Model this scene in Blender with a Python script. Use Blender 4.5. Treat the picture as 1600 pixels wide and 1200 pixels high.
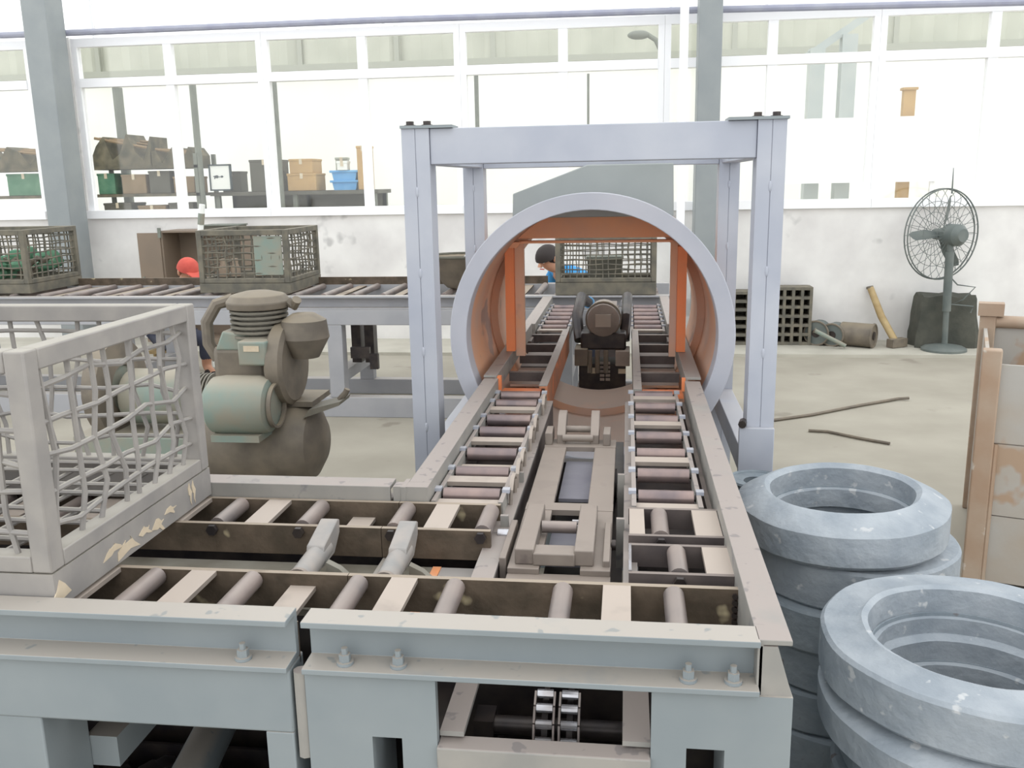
import bpy, math, random
from mathutils import Vector, Matrix
for o in list(bpy.data.objects): bpy.data.objects.remove(o)
S = bpy.context.scene
COL = S.collection
rnd = random.Random(7)

# ------------------------------------------------------------------ camera
FPX, PITCH, ROLL, YAW, CAMH = 1424.2, .218437, -.0185444, .1271114, 1.65
cam_d = bpy.data.cameras.new('camera'); cam = bpy.data.objects.new('camera', cam_d); COL.objects.link(cam)
fw = Vector((-math.sin(YAW)*math.cos(PITCH), math.cos(YAW)*math.cos(PITCH), -math.sin(PITCH)))
rt = Vector((math.cos(YAW), math.sin(YAW), 0)); up = rt.cross(fw)
r2 = math.cos(ROLL)*rt + math.sin(ROLL)*up; u2 = -math.sin(ROLL)*rt + math.cos(ROLL)*up
cam.matrix_world = Matrix(((r2.x, u2.x, -fw.x, 0), (r2.y, u2.y, -fw.y, 0), (r2.z, u2.z, -fw.z, CAMH), (0, 0, 0, 1)))
cam_d.sensor_width = 36; cam_d.lens = FPX/1600*36; cam_d.clip_start = .05; cam_d.clip_end = 200
S.camera = cam
# ------------------------------------------------------------------ light
w = bpy.data.worlds.new('overcast_sky'); S.world = w; w.use_nodes = True
bg = w.node_tree.nodes['Background']; bg.inputs[0].default_value = (.965, .99, 1.0, 1); bg.inputs[1].default_value = 1.5
S.view_settings.view_transform = 'Standard'; S.view_settings.look = 'None'
S.view_settings.gamma = 1; S.view_settings.use_curve_mapping = False
S.view_settings.exposure = .3

# ------------------------------------------------------------------ materials
def srgb(r, g, b):
    f = lambda c: (c/255/12.92) if c/255 <= .04045 else ((c/255+.055)/1.055)**2.4
    return (f(r), f(g), f(b), 1)
MATS = {}
def mat(name, c1, c2=None, scale=8, rough=.6, metal=0, dust=None, dust_amt=.8, spots=None, bump=0, dust_spots=None, detail=5, lo=.35, hi=.65, spot_scale=14, spot_lo=.62):
    """two-tone noise paint; dust: colour that has settled on upward faces; spots: colour of stains"""
    m = bpy.data.materials.new(name); m.use_nodes = True
    nt = m.node_tree; N = nt.nodes; L = nt.links; b = N['Principled BSDF']
    b.inputs['Roughness'].default_value = rough; b.inputs['Metallic'].default_value = metal
    geo = N.new('ShaderNodeNewGeometry')
    def noise(sc, det=detail):
        n = N.new('ShaderNodeTexNoise'); n.inputs['Scale'].default_value = sc; n.inputs['Detail'].default_value = det
        L.new(geo.outputs['Position'], n.inputs['Vector']); return n.outputs['Fac']
    def ramp(src, a, z):
        r = N.new('ShaderNodeMapRange'); r.inputs['From Min'].default_value = a; r.inputs['From Max'].default_value = z
        r.clamp = True; L.new(src, r.inputs['Value']); return r.outputs['Result']
    def mix(fac, a, bb):
        x = N.new('ShaderNodeMix'); x.data_type = 'RGBA'
        if isinstance(fac, float): x.inputs[0].default_value = fac
        else: L.new(fac, x.inputs[0])
        for i, v in ((6, a), (7, bb)):
            if isinstance(v, tuple): x.inputs[i].default_value = v
            else: L.new(v, x.inputs[i])
        return x.outputs[2]
    col = c1
    if c2: col = mix(ramp(noise(scale), lo, hi), c1, c2)
    if spots: col = mix(ramp(noise(spot_scale, 3), spot_lo, spot_lo+.05), col, spots)
    if dust:
        sx = N.new('ShaderNodeSeparateXYZ'); L.new(geo.outputs['Normal'], sx.inputs[0])
        f = ramp(sx.outputs['Z'], .55, .9)
        mu = N.new('ShaderNodeMath'); mu.operation = 'MULTIPLY'; L.new(f, mu.inputs[0])
        L.new(ramp(noise(6, 4), .2, .42), mu.inputs[1])
        m2 = N.new('ShaderNodeMath'); m2.operation = 'MULTIPLY'; L.new(mu.outputs[0], m2.inputs[0]); m2.inputs[1].default_value = dust_amt
        dcol = dust
        if dust_spots: dcol = mix(ramp(noise(24, 2), .64, .68), dust, dust_spots)
        col = mix(m2.outputs[0], col, dcol)
    if isinstance(col, tuple): b.inputs['Base Color'].default_value = col
    else: L.new(col, b.inputs['Base Color'])
    if bump:
        bp = N.new('ShaderNodeBump'); bp.inputs['Strength'].default_value = bump; bp.inputs['Distance'].default_value = .01
        L.new(noise(scale*4, 6), bp.inputs['Height']); L.new(bp.outputs[0], b.inputs['Normal'])
    MATS[name] = m; return m
DUST = srgb(172, 163, 153)
mat('gray_paint', srgb(129, 137, 141), srgb(137, 144, 147), 5, .5, dust=DUST, dust_amt=.85, dust_spots=srgb(142, 142, 138))
mat('orange_dim', srgb(190, 122, 86), srgb(170, 118, 92), 8, .6, spots=srgb(224, 130, 80), spot_scale=9, spot_lo=.6)
mat('haze_gray', srgb(156, 157, 162), srgb(166, 166, 170), 5, .5, dust=DUST, dust_amt=.6)  # gray paint lightened to hold the haze over the back conveyor
mat('haze_drum_gray', srgb(178, 180, 190), srgb(190, 190, 198), 4, .5)  # gray of the drum, with veiling haze mixed into the colour
mat('hood_paint', srgb(146, 151, 149), srgb(154, 158, 156), 4, .5)
mat('lever_steel', srgb(142, 140, 138), srgb(160, 152, 146), 18, .5, .1)
mat('plate_paint', srgb(138, 134, 124), srgb(118, 112, 100), 9, .6)
mat('rail_paint', srgb(140, 138, 134), srgb(154, 150, 144), 9, .55, dust=srgb(156, 145, 139), dust_amt=.9, spots=srgb(128, 126, 126), spot_scale=16, spot_lo=.64, dust_spots=srgb(130, 122, 120))
mat('glare_gray', srgb(164, 168, 180), srgb(178, 181, 190), 4, .5, dust=srgb(175, 172, 172), dust_amt=.5)  # gray paint with backlight glare put into its colour; axle clips share it
mat('crate_paint', srgb(138, 134, 131), srgb(152, 147, 142), 12, .65, dust=srgb(172, 166, 154), dust_amt=.6)
mat('old_crate', srgb(92, 90, 82), srgb(118, 112, 98), 12, .75, dust=srgb(140, 132, 116), dust_amt=.5)
mat('dirty_channel', srgb(72, 62, 50), srgb(100, 86, 72), 14, .7, dust=srgb(168, 154, 138), dust_amt=.8, spots=srgb(188, 174, 142), spot_scale=9, spot_lo=.66, bump=.2)
mat('dark_channel', srgb(74, 66, 66), srgb(98, 88, 84), 10, .65, dust=srgb(150, 138, 130), dust_amt=.6)
mat('flat_steel', srgb(140, 130, 122), srgb(158, 146, 136), 12, .6, dust=srgb(178, 165, 154), dust_amt=.9)
mat('roller_steel', srgb(118, 110, 108), srgb(146, 132, 126), 7, .42, .25, dust=srgb(164, 152, 144), dust_amt=.45)
mat('polished_roller', srgb(116, 104, 106), srgb(150, 130, 124), 9, .3, .4)
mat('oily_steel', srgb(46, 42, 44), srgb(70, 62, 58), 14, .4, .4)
mat('bright_steel', srgb(190, 190, 195), srgb(170, 165, 165), 20, .25, .8)
mat('trolley_steel', srgb(124, 114, 107), srgb(140, 130, 121), 10, .5, .1, dust=srgb(148, 136, 127), dust_amt=.8, spots=srgb(106, 96, 92), spot_scale=12)
mat('belt_rubber', srgb(120, 118, 128), srgb(132, 130, 138), 10, .6)
mat('orange_primer', srgb(242, 172, 128), srgb(228, 168, 134), 6, .6, spots=srgb(246, 164, 112), spot_scale=5, spot_lo=.6)
mat('orange_bright', srgb(242, 138, 84), srgb(232, 140, 92), 9, .55)
mat('tube_inside', srgb(206, 174, 156), srgb(222, 168, 132), 3.5, .6, spots=srgb(172, 144, 132), spot_scale=4, dust=srgb(186, 170, 158), dust_amt=.9)
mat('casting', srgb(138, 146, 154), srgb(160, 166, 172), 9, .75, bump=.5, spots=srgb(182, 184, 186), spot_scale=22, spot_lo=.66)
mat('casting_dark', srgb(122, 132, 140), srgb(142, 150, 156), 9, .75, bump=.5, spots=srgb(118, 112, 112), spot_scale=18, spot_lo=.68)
mat('rust_sheet', srgb(168, 154, 138), srgb(170, 166, 160), 3, .75, spots=srgb(166, 142, 120), spot_scale=5, spot_lo=.6, bump=.2)
mat('rust_frame', srgb(170, 152, 134), srgb(160, 134, 112), 5, .75, spots=srgb(186, 176, 164), spot_scale=14, spot_lo=.66, bump=.2)
mat('concrete', srgb(150, 144, 131), srgb(164, 158, 145), 1.6, .8, detail=8, spots=srgb(138, 131, 119), spot_scale=2.2, spot_lo=.66, bump=.05)
mat('plinth', srgb(176, 172, 160), srgb(190, 186, 174), 3, .8)
mat('whitewash', srgb(216, 213, 211), srgb(236, 234, 231), 2.2, .85, detail=8, spots=srgb(198, 196, 194), spot_scale=2.6, spot_lo=.64)
mat('column_paint', srgb(138, 144, 146), srgb(146, 151, 152), 4, .5)
mat('white_frame', srgb(248, 248, 250), None, rough=.4)
mat('white_plaster', srgb(250, 250, 248), srgb(246, 246, 238), .6, .9)
mat('corrugated', srgb(182, 184, 170), srgb(196, 197, 183), 1.5, .6)
mat('shed_trim', srgb(170, 172, 160), None, rough=.7)
mat('pale_steel', srgb(176, 184, 182), srgb(186, 192, 188), 3, .6)
mat('pipe_gray', srgb(150, 152, 170), srgb(162, 164, 178), 6, .5)
mat('dark_pole', srgb(112, 116, 108), srgb(126, 130, 120), 5, .6)
mat('junk_dark', srgb(74, 72, 58), srgb(112, 104, 84), 7, .9, bump=.4)
mat('cardboard', srgb(196, 164, 116), srgb(182, 150, 108), 6, .8)
mat('brown_box', srgb(132, 112, 84), srgb(150, 128, 100), 6, .8)
mat('dark_box', srgb(86, 84, 74), srgb(98, 96, 86), 6, .8)
mat('blue_plastic', srgb(88, 158, 214), srgb(120, 180, 226), 5, .5)
mat('green_paint', srgb(126, 141, 132), srgb(142, 138, 124), 7, .6, dust=srgb(160, 150, 134), dust_amt=.8)
mat('green_rubbish', srgb(70, 120, 92), srgb(100, 140, 112), 9, .8)
mat('grimy_iron', srgb(102, 94, 84), srgb(124, 114, 100), 9, .6, dust=srgb(140, 128, 108), dust_amt=.6)
mat('finned_iron', srgb(110, 106, 96), srgb(130, 124, 112), 11, .55, .2)
mat('locker_brown', srgb(126, 112, 98), srgb(134, 118, 102), 3, .6)
mat('fan_gray', srgb(92, 100, 98), srgb(108, 114, 110), 8, .5)
mat('black_cloth', srgb(66, 68, 62), srgb(84, 84, 76), 6, .95, bump=.6)
mat('wood', srgb(186, 164, 122), srgb(166, 142, 100), 9, .7)
mat('pale_wood', srgb(206, 192, 168), srgb(220, 208, 184), 5, .8)
mat('skin', srgb(196, 146, 118), None, rough=.55)
mat('hair', srgb(44, 36, 34), None, rough=.7)
mat('red_cloth', srgb(206, 92, 78), srgb(192, 80, 70), 12, .85)
mat('white_cloth', srgb(232, 230, 222), srgb(214, 212, 204), 8, .9)
mat('blue_cloth', srgb(58, 142, 204), srgb(78, 164, 222), 6, .85)
mat('navy_cloth', srgb(62, 66, 84), srgb(74, 78, 94), 8, .9)
mat('ink', srgb(70, 80, 84), None, rough=.8)
mat('paper_white', srgb(238, 240, 236), None, rough=.7)
mat('cream_patch', srgb(196, 180, 156), srgb(206, 190, 166), 30, .8)
mat('copper', srgb(176, 116, 84), None, rough=.35, metal=.6)
g = bpy.data.materials.new('window_glass'); g.use_nodes = True; MATS['window_glass'] = g
nt = g.node_tree; nt.nodes.remove(nt.nodes['Principled BSDF'])
tr = nt.nodes.new('ShaderNodeBsdfTransparent'); tr.inputs[0].default_value = (.985, .985, .975, 1)
gl = nt.nodes.new('ShaderNodeBsdfGlossy'); gl.inputs['Roughness'].default_value = .08
mx = nt.nodes.new('ShaderNodeMixShader'); mx.inputs[0].default_value = .05
nt.links.new(tr.outputs[0], mx.inputs[1]); nt.links.new(gl.outputs[0], mx.inputs[2])
nt.links.new(mx.outputs[0], nt.nodes['Material Output'].inputs[0])

# ------------------------------------------------------------------ builders
W = {}            # object -> its position in the coordinates its parts are written in
class MB:
    def __init__(s): s.v = []; s.f = []
    def add(s, vs, fs):
        n = len(s.v); s.v += [Vector(v) for v in vs]; s.f += [tuple(i+n for i in f) for f in fs]; return s
    def box(s, x0, x1, y0, y1, z0, z1):
        return s.add([(x0,y0,z0),(x1,y0,z0),(x1,y1,z0),(x0,y1,z0),(x0,y0,z1),(x1,y0,z1),(x1,y1,z1),(x0,y1,z1)],
                     [(0,3,2,1),(4,5,6,7),(0,1,5,4),(1,2,6,5),(2,3,7,6),(3,0,4,7)])
    def bar(s, p0, p1, wd, ht, upv=(0,0,1)):
        p0 = Vector(p0); p1 = Vector(p1); d = (p1-p0).normalized(); u = Vector(upv)
        if abs(d.dot(u)) > .98: u = Vector((0,1,0))
        sd = d.cross(u).normalized(); u = sd.cross(d)
        vs = [p+sd*a*wd/2+u*b*ht/2 for p in (p0,p1) for a,b in ((-1,-1),(1,-1),(1,1),(-1,1))]
        return s.add(vs, [(0,1,2,3),(7,6,5,4),(0,4,5,1),(1,5,6,2),(2,6,7,3),(3,7,4,0)])
    def cyl(s, p0, p1, r0, r1=None, n=16):
        return s.tube([p0, p1], [r0, r0 if r1 is None else r1], n)
    def tube(s, pts, r, n=8, closed=False):
        pts = [Vector(p) for p in pts]; k = len(pts)
        rs = r if isinstance(r, (list, tuple)) else [r]*k
        vs = []; prev = None
        for i, p in enumerate(pts):
            if closed: d = pts[(i+1) % k]-pts[i-1]
            else: d = pts[min(i+1, k-1)]-pts[max(i-1, 0)]
            d.normalize()
            if prev is None:
                a = Vector((0,0,1)) if abs(d.z) < .9 else Vector((1,0,0)); u = d.cross(a).normalized()
            else: u = (prev-d*prev.dot(d)).normalized()
            prev = u; v = d.cross(u)
            vs += [p+(u*math.cos(t)+v*math.sin(t))*rs[i] for t in [2*math.pi*j/n for j in range(n)]]
        fs = []
        for i in range(k if closed else k-1):
            for j in range(n):
                a = i*n+j; b = i*n+(j+1) % n; c = ((i+1) % k)*n+(j+1) % n; e = ((i+1) % k)*n+j
                fs.append((a, b, c, e))
        if not closed: fs += [tuple(range(n-1, -1, -1)), tuple((k-1)*n+j for j in range(n))]
        return s.add(vs, fs)
    def prism(s, poly, axis, a, b):
        n = len(poly); vs = []
        for t in (a, b):
            for p, q in poly:
                vs.append({'x': (t, p, q), 'y': (p, t, q), 'z': (p, q, t)}[axis])
        return s.add(vs, [tuple(range(n)), tuple(range(2*n-1, n-1, -1))]+[(i, (i+1) % n+0, (i+1) % n+n, i+n) for i in range(n)])
    def lathe(s, c, prof, axis='z', n=32, closed=False):
        c = Vector(c); vs = []
        for j in range(n):
            t = 2*math.pi*j/n; ct, st = math.cos(t), math.sin(t)
            for r, h in prof:
                vs.append(c+Vector({'z': (r*ct, r*st, h), 'y': (r*ct, h, r*st), 'x': (h, r*ct, r*st)}[axis]))
        k = len(prof); fs = []
        for j in range(n):
            for i in range(k if closed else k-1):
                i2 = (i+1) % k; fs.append((j*k+i, ((j+1) % n)*k+i, ((j+1) % n)*k+i2, j*k+i2))
        return s.add(vs, fs)
    def ball(s, c, r, n=14, m=9):
        rx, ry, rz = r if isinstance(r, tuple) else (r, r, r); vs = []; c = Vector(c)
        for i in range(1, m):
            a = math.pi*i/m
            for j in range(n):
                t = 2*math.pi*j/n; vs.append(c+Vector((rx*math.sin(a)*math.cos(t), ry*math.sin(a)*math.sin(t), rz*math.cos(a))))
        vs += [c+Vector((0,0,rz)), c-Vector((0,0,rz))]; T = len(vs)-2; fs = []
        for i in range(m-2):
            for j in range(n): fs.append((i*n+j, (i+1)*n+j, (i+1)*n+(j+1) % n, i*n+(j+1) % n))
        for j in range(n): fs += [(T, j, (j+1) % n), (T+1, (m-2)*n+(j+1) % n, (m-2)*n+j)]
        return s.add(vs, fs)
    def build(s, name, m, parent=None, bevel=0, smooth=True, label=None):
        lo = Vector([min(v[i] for v in s.v) for i in range(3)]); hi = Vector([max(v[i] for v in s.v) for i in range(3)])
        c = (lo+hi)/2
        if parent is None: c.z = lo.z
        me = bpy.data.meshes.new(name); me.from_pydata([v-c for v in s.v], [], s.f); me.update()
        import bmesh as _b
        b = _b.new(); b.from_mesh(me); _b.ops.recalc_face_normals(b, faces=b.faces); b.to_mesh(me); b.free()
        if smooth: me.shade_smooth(); me.set_sharp_from_angle(angle=.6)
        me.materials.append(MATS[m])
        o = bpy.data.objects.new(name, me); COL.objects.link(o)
        if parent is not None: o.parent = parent; o.location = c-W[parent]
        else: o.location = c
        W[o] = c
        if bevel:
            bm = o.modifiers.new('bevel', 'BEVEL'); bm.width = bevel; bm.segments = 2; bm.limit_method = 'ANGLE'
        if label: o['label'] = label
        return o
def box(name, m, parent, x0, x1, y0, y1, z0, z1, bevel=0): return MB().box(x0,x1,y0,y1,z0,z1).build(name, m, parent, bevel)
def cyl(name, m, parent, p0, p1, r, n=16): return MB().cyl(p0, p1, r, n=n).build(name, m, parent)
def tag(o, label, cat, group=None):
    o['label'] = label; o['category'] = cat
    if group: o['group'] = group
    return o
def struct(o, label=None):
    o['kind'] = 'structure'
    if label: o['label'] = label
    return o
def thing(name, label, cat, loc, group=None, local=False):
    o = bpy.data.objects.new(name, None); COL.objects.link(o); o.location = loc; o.empty_display_size = .1
    W[o] = Vector((0,0,0)) if local else Vector(loc)
    return tag(o, label, cat, group)
def share(src, parent, world, name=None):
    o = src.copy(); COL.objects.link(o); o.parent = parent; o.location = Vector(world)-W[parent]; W[o] = Vector(world)
    return o
def copy_tree(o, parent=None):
    c = o.copy(); COL.objects.link(c)
    if parent is not None: c.parent = parent
    for ch in [x for x in bpy.data.objects if x.parent == o]: copy_tree(ch, c)
    return c

# ================================================================== setting
WY = 9.42
struct(box('floor', 'concrete', None, -12, 9, -4, WY+.3, -.2, 0))
struct(box('floor_step', 'plinth', None, -12, 9, 8.62, WY, 0, .03), 'low concrete strip along the foot of the wall')
wl = struct(MB().box(-12, 9, WY, WY+.24, 0, 1.35).build('wall_back', 'whitewash'))
# windows : units between wide white mullions
def window(n, x0, x1, mids, z0=1.35, z1=3.18, zt=(2.70, 2.79)):
    t = bpy.data.objects.new('window_%d' % n, None); COL.objects.link(t); t.location = ((x0+x1)/2, WY+.1, z0); W[t] = Vector(t.location)
    struct(t)
    y0, y1 = WY+.02, WY+.10
    x0 += .001; x1 -= .001
    box('frame_bar', 'white_frame', t, x0, x0+.06, y0+.002, y1-.002, z0+.075, z1-.075); box('frame_bar', 'white_frame', t, x1-.06, x1, y0+.002, y1-.002, z0+.075, z1-.075)
    box('sill', 'white_frame', t, x0, x1, WY-.04, y1+.02, z0-.01, z0+.075); box('head', 'white_frame', t, x0, x1, y0, y1, z1-.075, z1+.01)
    box('transom', 'white_frame', t, x0+.06, x1-.06, y0-.01, y1, *zt)
    xs = [x0+.06]+mids+[x1-.06]
    for mm in mids:
        box('mullion', 'white_frame', t, mm-.045, mm+.045, y0+.003, y1-.003, z0+.075, z1-.075)
    for a, b in zip(xs[:-1], xs[1:]):
        for c, d in ((z0+.075, zt[0]), (zt[1], z1-.075)):
            box('pane', 'window_glass', t, a, b, y0+.04, y0+.046, c, d)
    return t
window(1, -8.6, -6.28, [-7.35])
wx = [-5.80, -3.725, -1.67, .345, 2.35, 4.36, 6.4]
for i, (a, b) in enumerate(zip(wx[:-1], wx[1:])): window(i+2, a, b, [(a+b)/2+.02])
struct(box('wall_pier', 'whitewash', None, -6.28, -5.80, WY, WY+.2, 1.35, 3.2), 'narrow wall pier behind the left steel column')
# upper glazing above the pipe
ug = bpy.data.objects.new('window_8', None); COL.objects.link(ug); ug.location = (-1, WY+.1, 3.2); W[ug] = Vector(ug.location); struct(ug)
for xx in (-8.6, -6.9, -5.55, -2.45, .4, 1.3, 3.6, 6.4): box('frame_bar', 'white_frame', ug, xx-.012, xx+.012, WY+.05, WY+.09, 3.2, 5.2)
box('head', 'white_frame', ug, -8.6, 6.4, WY+.04, WY+.1, 5.2, 5.3)
for a, b in zip((-8.6, -6.9, -5.55, -2.45, .4, 1.3, 3.6), (-6.9, -5.55, -2.45, .4, 1.3, 3.6, 6.4)):
    box('pane', 'window_glass', ug, a+.012, b-.012, WY+.067, WY+.073, 3.2, 5.2)
# wall girt pipe
gp = MB().tube([(-9, WY-.12, 3.24), (-5.8, WY-.12, 3.225), (-2.5, WY-.12, 3.225), (.45, WY-.12, 3.2), (3.6, WY-.12, 3.15), (6, WY-.12, 3.12)], .032, 10).build('service_pipe', 'pipe_gray')
tag(gp, 'long grey service pipe running along the wall above the window frames', 'pipe')

# columns
def column(label, x0, x1, y0, y1):
    t = thing('steel_column', label, 'column', ((x0+x1)/2, (y0+y1)/2, 0))
    box('shaft', 'column_paint', t, x0, x1, y0, y1, .03, 5.6, .01)
    box('base_plate', 'column_paint', t, x0-.06, x1+.06, y0-.06, y1+.02, .03, .06)
    for a in (x0-.035, x1+.035):
        cyl('anchor_bolt', 'dark_pole', t, (a, y0-.035, .06), (a, y0-.035, .1), .014, 6)
    return t
column('thick grey steel column at the far left against the window wall', -5.98, -5.72, 8.95, WY-.16)
column('grey steel column rising behind the right end of the gantry beam', .635, .845, 8.95, WY-.16)
wp = MB().tube([(.49, 8.66, .03), (.487, 8.66, 1.3), (.483, 8.66, 5.4)], .038, 12).build('drain_pipe', 'white_frame')
tag(wp, 'thin white vertical pipe just left of the column behind the gantry', 'pipe')

# ================================================================== exterior
struct(box('ground_outside', 'plinth', None, -30, 30, WY+.3, 60, -.2, -.02), 'pale paved yard beyond the windows')
sh = thing('yard_shed', 'long corrugated shed wall across the yard beyond the windows', 'building', (-2, 16.2, -.02))
box('lower_wall', 'white_plaster', sh, -16, 12, 16.05, 16.3, -.02, 3.62)
mb = MB(); n = 0; x = -16.0; vs = []; step = .09
while x < 12:
    vs.append((x, 15.98+.03*math.sin(x*2*math.pi/.36))); x += step
mb.add([(a, b, 3.66) for a, b in vs]+[(a, b, 4.25) for a, b in vs]+[(a, b+.02, 3.66) for a, b in vs]+[(a, b+.02, 4.25) for a, b in vs], [])
k = len(vs)
mb.f += [(i, i+1, k+i+1, k+i) for i in range(k-1)]+[(2*k+i, 3*k+i, 3*k+i+1, 2*k+i+1) for i in range(k-1)]+[(k+i, k+i+1, 3*k+i+1, 3*k+i) for i in range(k-1)]+[(i, 2*k+i, 2*k+i+1, i+1) for i in range(k-1)]
mb.build('corrugated_sheet', 'corrugated', sh)
box('eave_trim', 'shed_trim', sh, -16, 12, 15.9, 16.02, 3.58, 3.68)
for xx in (-9.3, -5.6, -3.9, -2.25, 1.7, 4.2): box('sheet_joint', 'shed_trim', sh, xx-.04, xx+.04, 15.91, 15.95, 3.68, 4.25)
def yardpole(name, label, x, y, z1, r, m='dark_pole'):
    t = thing(name, label, 'pole', (x, y, -.02))
    cyl('shaft', m, t, (x, y, -.02), (x, y, z1), r, 10); box('foot', m, t, x-.1, x+.1, y-.1, y+.1, -.02, .02); return t
yardpole('yard_post', 'dark thin post outside between the second pair of left panes', -4.6, 12.0, 3.0, .04)
yardpole('yard_post', 'dark thin post outside behind the framed white panel', -5.74, 12.05, 3.0, .045)
yardpole('yard_post', 'pale drainpipe post outside near the left column', -7.2, 12.75, 3.05, .07)
yardpole('yard_post', 'thin grey post outside seen above the left of the gantry beam', -1.92, 12.0, 3.0, .028)
yardpole('yard_post', 'thinnest grey post outside above the middle of the gantry beam', -.5, 12.0, 2.95, .016)
# grey portal frame in the yard
pf = thing('yard_portal', 'grey steel portal with sloping brace in the yard right of the gantry', 'frame', (2.5, 12.4, -.02))
box('post', 'pale_steel', pf, 2.24, 2.42, 12.3, 12.5, -.02, 3.2); box('post', 'pale_steel', pf, 2.62, 2.8, 12.3, 12.5, -.02, 3.35)
MB().bar((2.2, 12.4, 3.1), (3.05, 12.4, 3.66), .1, .09).build('brace', 'pale_steel', pf)
wb = thing('glare_sheet', 'long white sheet added in the yard for window glare left of the fan', 'panel', (3.4, 12.05, -.02))  # white sheet added where glare washes out the yard posts
box('sheet', 'white_frame', wb, 1.75, 5.6, 12.02, 12.05, 1.56, 2.34)
for xx in (1.8, 3.7, 5.5): box('leg', 'white_frame', wb, xx, xx+.05, 12.05, 12.1, -.02, 2.3)
bp_ = box('brown_post', 'cardboard', None, 3.36, 3.5, 12.2, 12.3, -.02, 2.66); tag(bp_, 'flat tan wooden post outside above the pedestal fan', 'post')
box('cap', 'cardboard', bp_, 3.34, 3.52, 12.18, 12.32, 2.66, 2.69)
# street lamp
sl = thing('street_lamp', 'dark curved lamp outside in the upper pane over the gantry', 'lamp', (.42, 12.0, -.02))
MB().tube([(.44, 12, -.02), (.44, 12, 3.0), (.40, 12, 3.18), (.33, 12, 3.32), (.22, 12, 3.39)], .03, 8).build('pole', 'dark_pole', sl)
MB().ball((.12, 12, 3.385), (.14, .07, .055)).build('lamp_head', 'dark_pole', sl)
# storage racks outside
def rack(label, x0, x1, y0, zs, ztop):
    t = thing('storage_rack', label, 'rack', ((x0+x1)/2, y0+.3, -.02))
    for a in (x0, x1-.05):
        for b in (y0, y0+.55): box('upright', 'dark_pole', t, a, a+.05, b, b+.05, -.02, ztop)
    for z in zs: box('shelf', 'junk_dark', t, x0, x1, y0, y0+.6, z-.04, z)
    return t
rack('dark loaded storage rack outside behind the first full window bay', -7.35, -5.75, 12.0, (.6, 1.15, 1.58, 1.95), 2.1)
rack('dark loaded storage rack outside at the far left pane', -9.3, -7.6, 12.0, (.6, 1.15, 1.58, 1.95), 2.15)
tb = thing('yard_bench', 'long dark bench outside carrying boxes behind the second window bay', 'bench', (-4.55, 12.5, -.02))
box('worktop', 'dark_box', tb, -5.65, -3.3, 12.1, 12.8, 1.53, 1.58); box('panel', 'dark_box', tb, -5.6, -3.35, 12.7, 12.75, .9, 1.53)
for a in (-5.6, -4.5, -3.4):
    for b in (12.15, 12.7): box('leg', 'dark_pole', tb, a, a+.06, b, b+.06, -.02, 1.53)
def carton(label, m, x0, x1, z0, z1, y0=12.15, d=.4, cat='box', nm='carton'):
    t = thing(nm, label, cat, ((x0+x1)/2, y0+d/2, z0))
    box('body', m, t, x0, x1, y0, y0+d, z0, z1-.012, .008)
    box('lid', m, t, x0-.006, x1+.006, y0-.006, y0+d+.006, z1-.03, z1, .004)
    box('tape', 'pale_wood', t, (x0+x1)/2-.02, (x0+x1)/2+.02, y0-.009, y0+d+.009, z1-.07, z1+.002)
    return t
carton('tan carton outside, upper of the two left of the blue tubs', 'cardboard', -4.52, -4.2, 1.81, 2.0)
carton('tan carton outside, lower of the two left of the blue tubs', 'cardboard', -4.56, -4.16, 1.58, 1.81)
carton('dark brown box outside right of the framed white panel', 'dark_box', -5.08, -4.68, 1.58, 2.0)
carton('tall tan carton outside just right of the blue tubs', 'cardboard', -3.58, -3.42, 1.58, 2.15, d=.25)
carton('dark brown box outside behind the framed white panel', 'dark_box', -5.62, -5.35, 1.58, 1.86, y0=12.45, d=.25)
def tub(label, z, s):
    t = thing('plastic_tub', label, 'tub', (-3.78, 12.4, z), 'blue tubs on the yard bench')
    MB().prism([(-3.93*1, z), (-3.63, z), (-3.6, z+s), (-3.96, z+s)], 'y', 12.2, 12.55).build('body', 'blue_plastic', t)
    box('rim', 'blue_plastic', t, -3.98, -3.58, 12.18, 12.57, z+s-.03, z+s, .005)
tub('pale blue plastic tub outside, lowest of the stack', 1.58, .13); tub('pale blue plastic tub outside, top of the stack', 1.71, .13)
carton('small white box on top of the blue tubs outside', 'paper_white', -3.86, -3.72, 1.84, 1.96, d=.14)
carton('grey crate leaning behind the blue tubs outside', 'shed_trim', -4.02, -3.85, 1.58, 2.02, y0=12.6, d=.1)
fp = thing('framed_panel', 'white framed panel with a small dark drawing outside the window', 'sign', (-5.47, 12.08, 1.6))
box('board', 'paper_white', fp, -5.60, -5.33, 12.06, 12.08, 1.62, 1.93)
for a in ((-5.62, -5.60, 1.60, 1.95), (-5.33, -5.31, 1.60, 1.95), (-5.62, -5.31, 1.93, 1.95), (-5.62, -5.31, 1.60, 1.62)): box('frame_bar', 'ink', fp, a[0], a[1], 12.05, 12.09, a[2], a[3])
MB().tube([(-5.56, 12.055, 1.79), (-5.53, 12.055, 1.80), (-5.545, 12.055, 1.76)], .006, 6).box(-5.55, -5.42, 12.052, 12.058, 1.782, 1.79).ball((-5.51, 12.055, 1.787), (.022, .004, .02)).ball((-5.44, 12.055, 1.787), (.018, .004, .014)).build('drawing', 'ink', fp)
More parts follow.
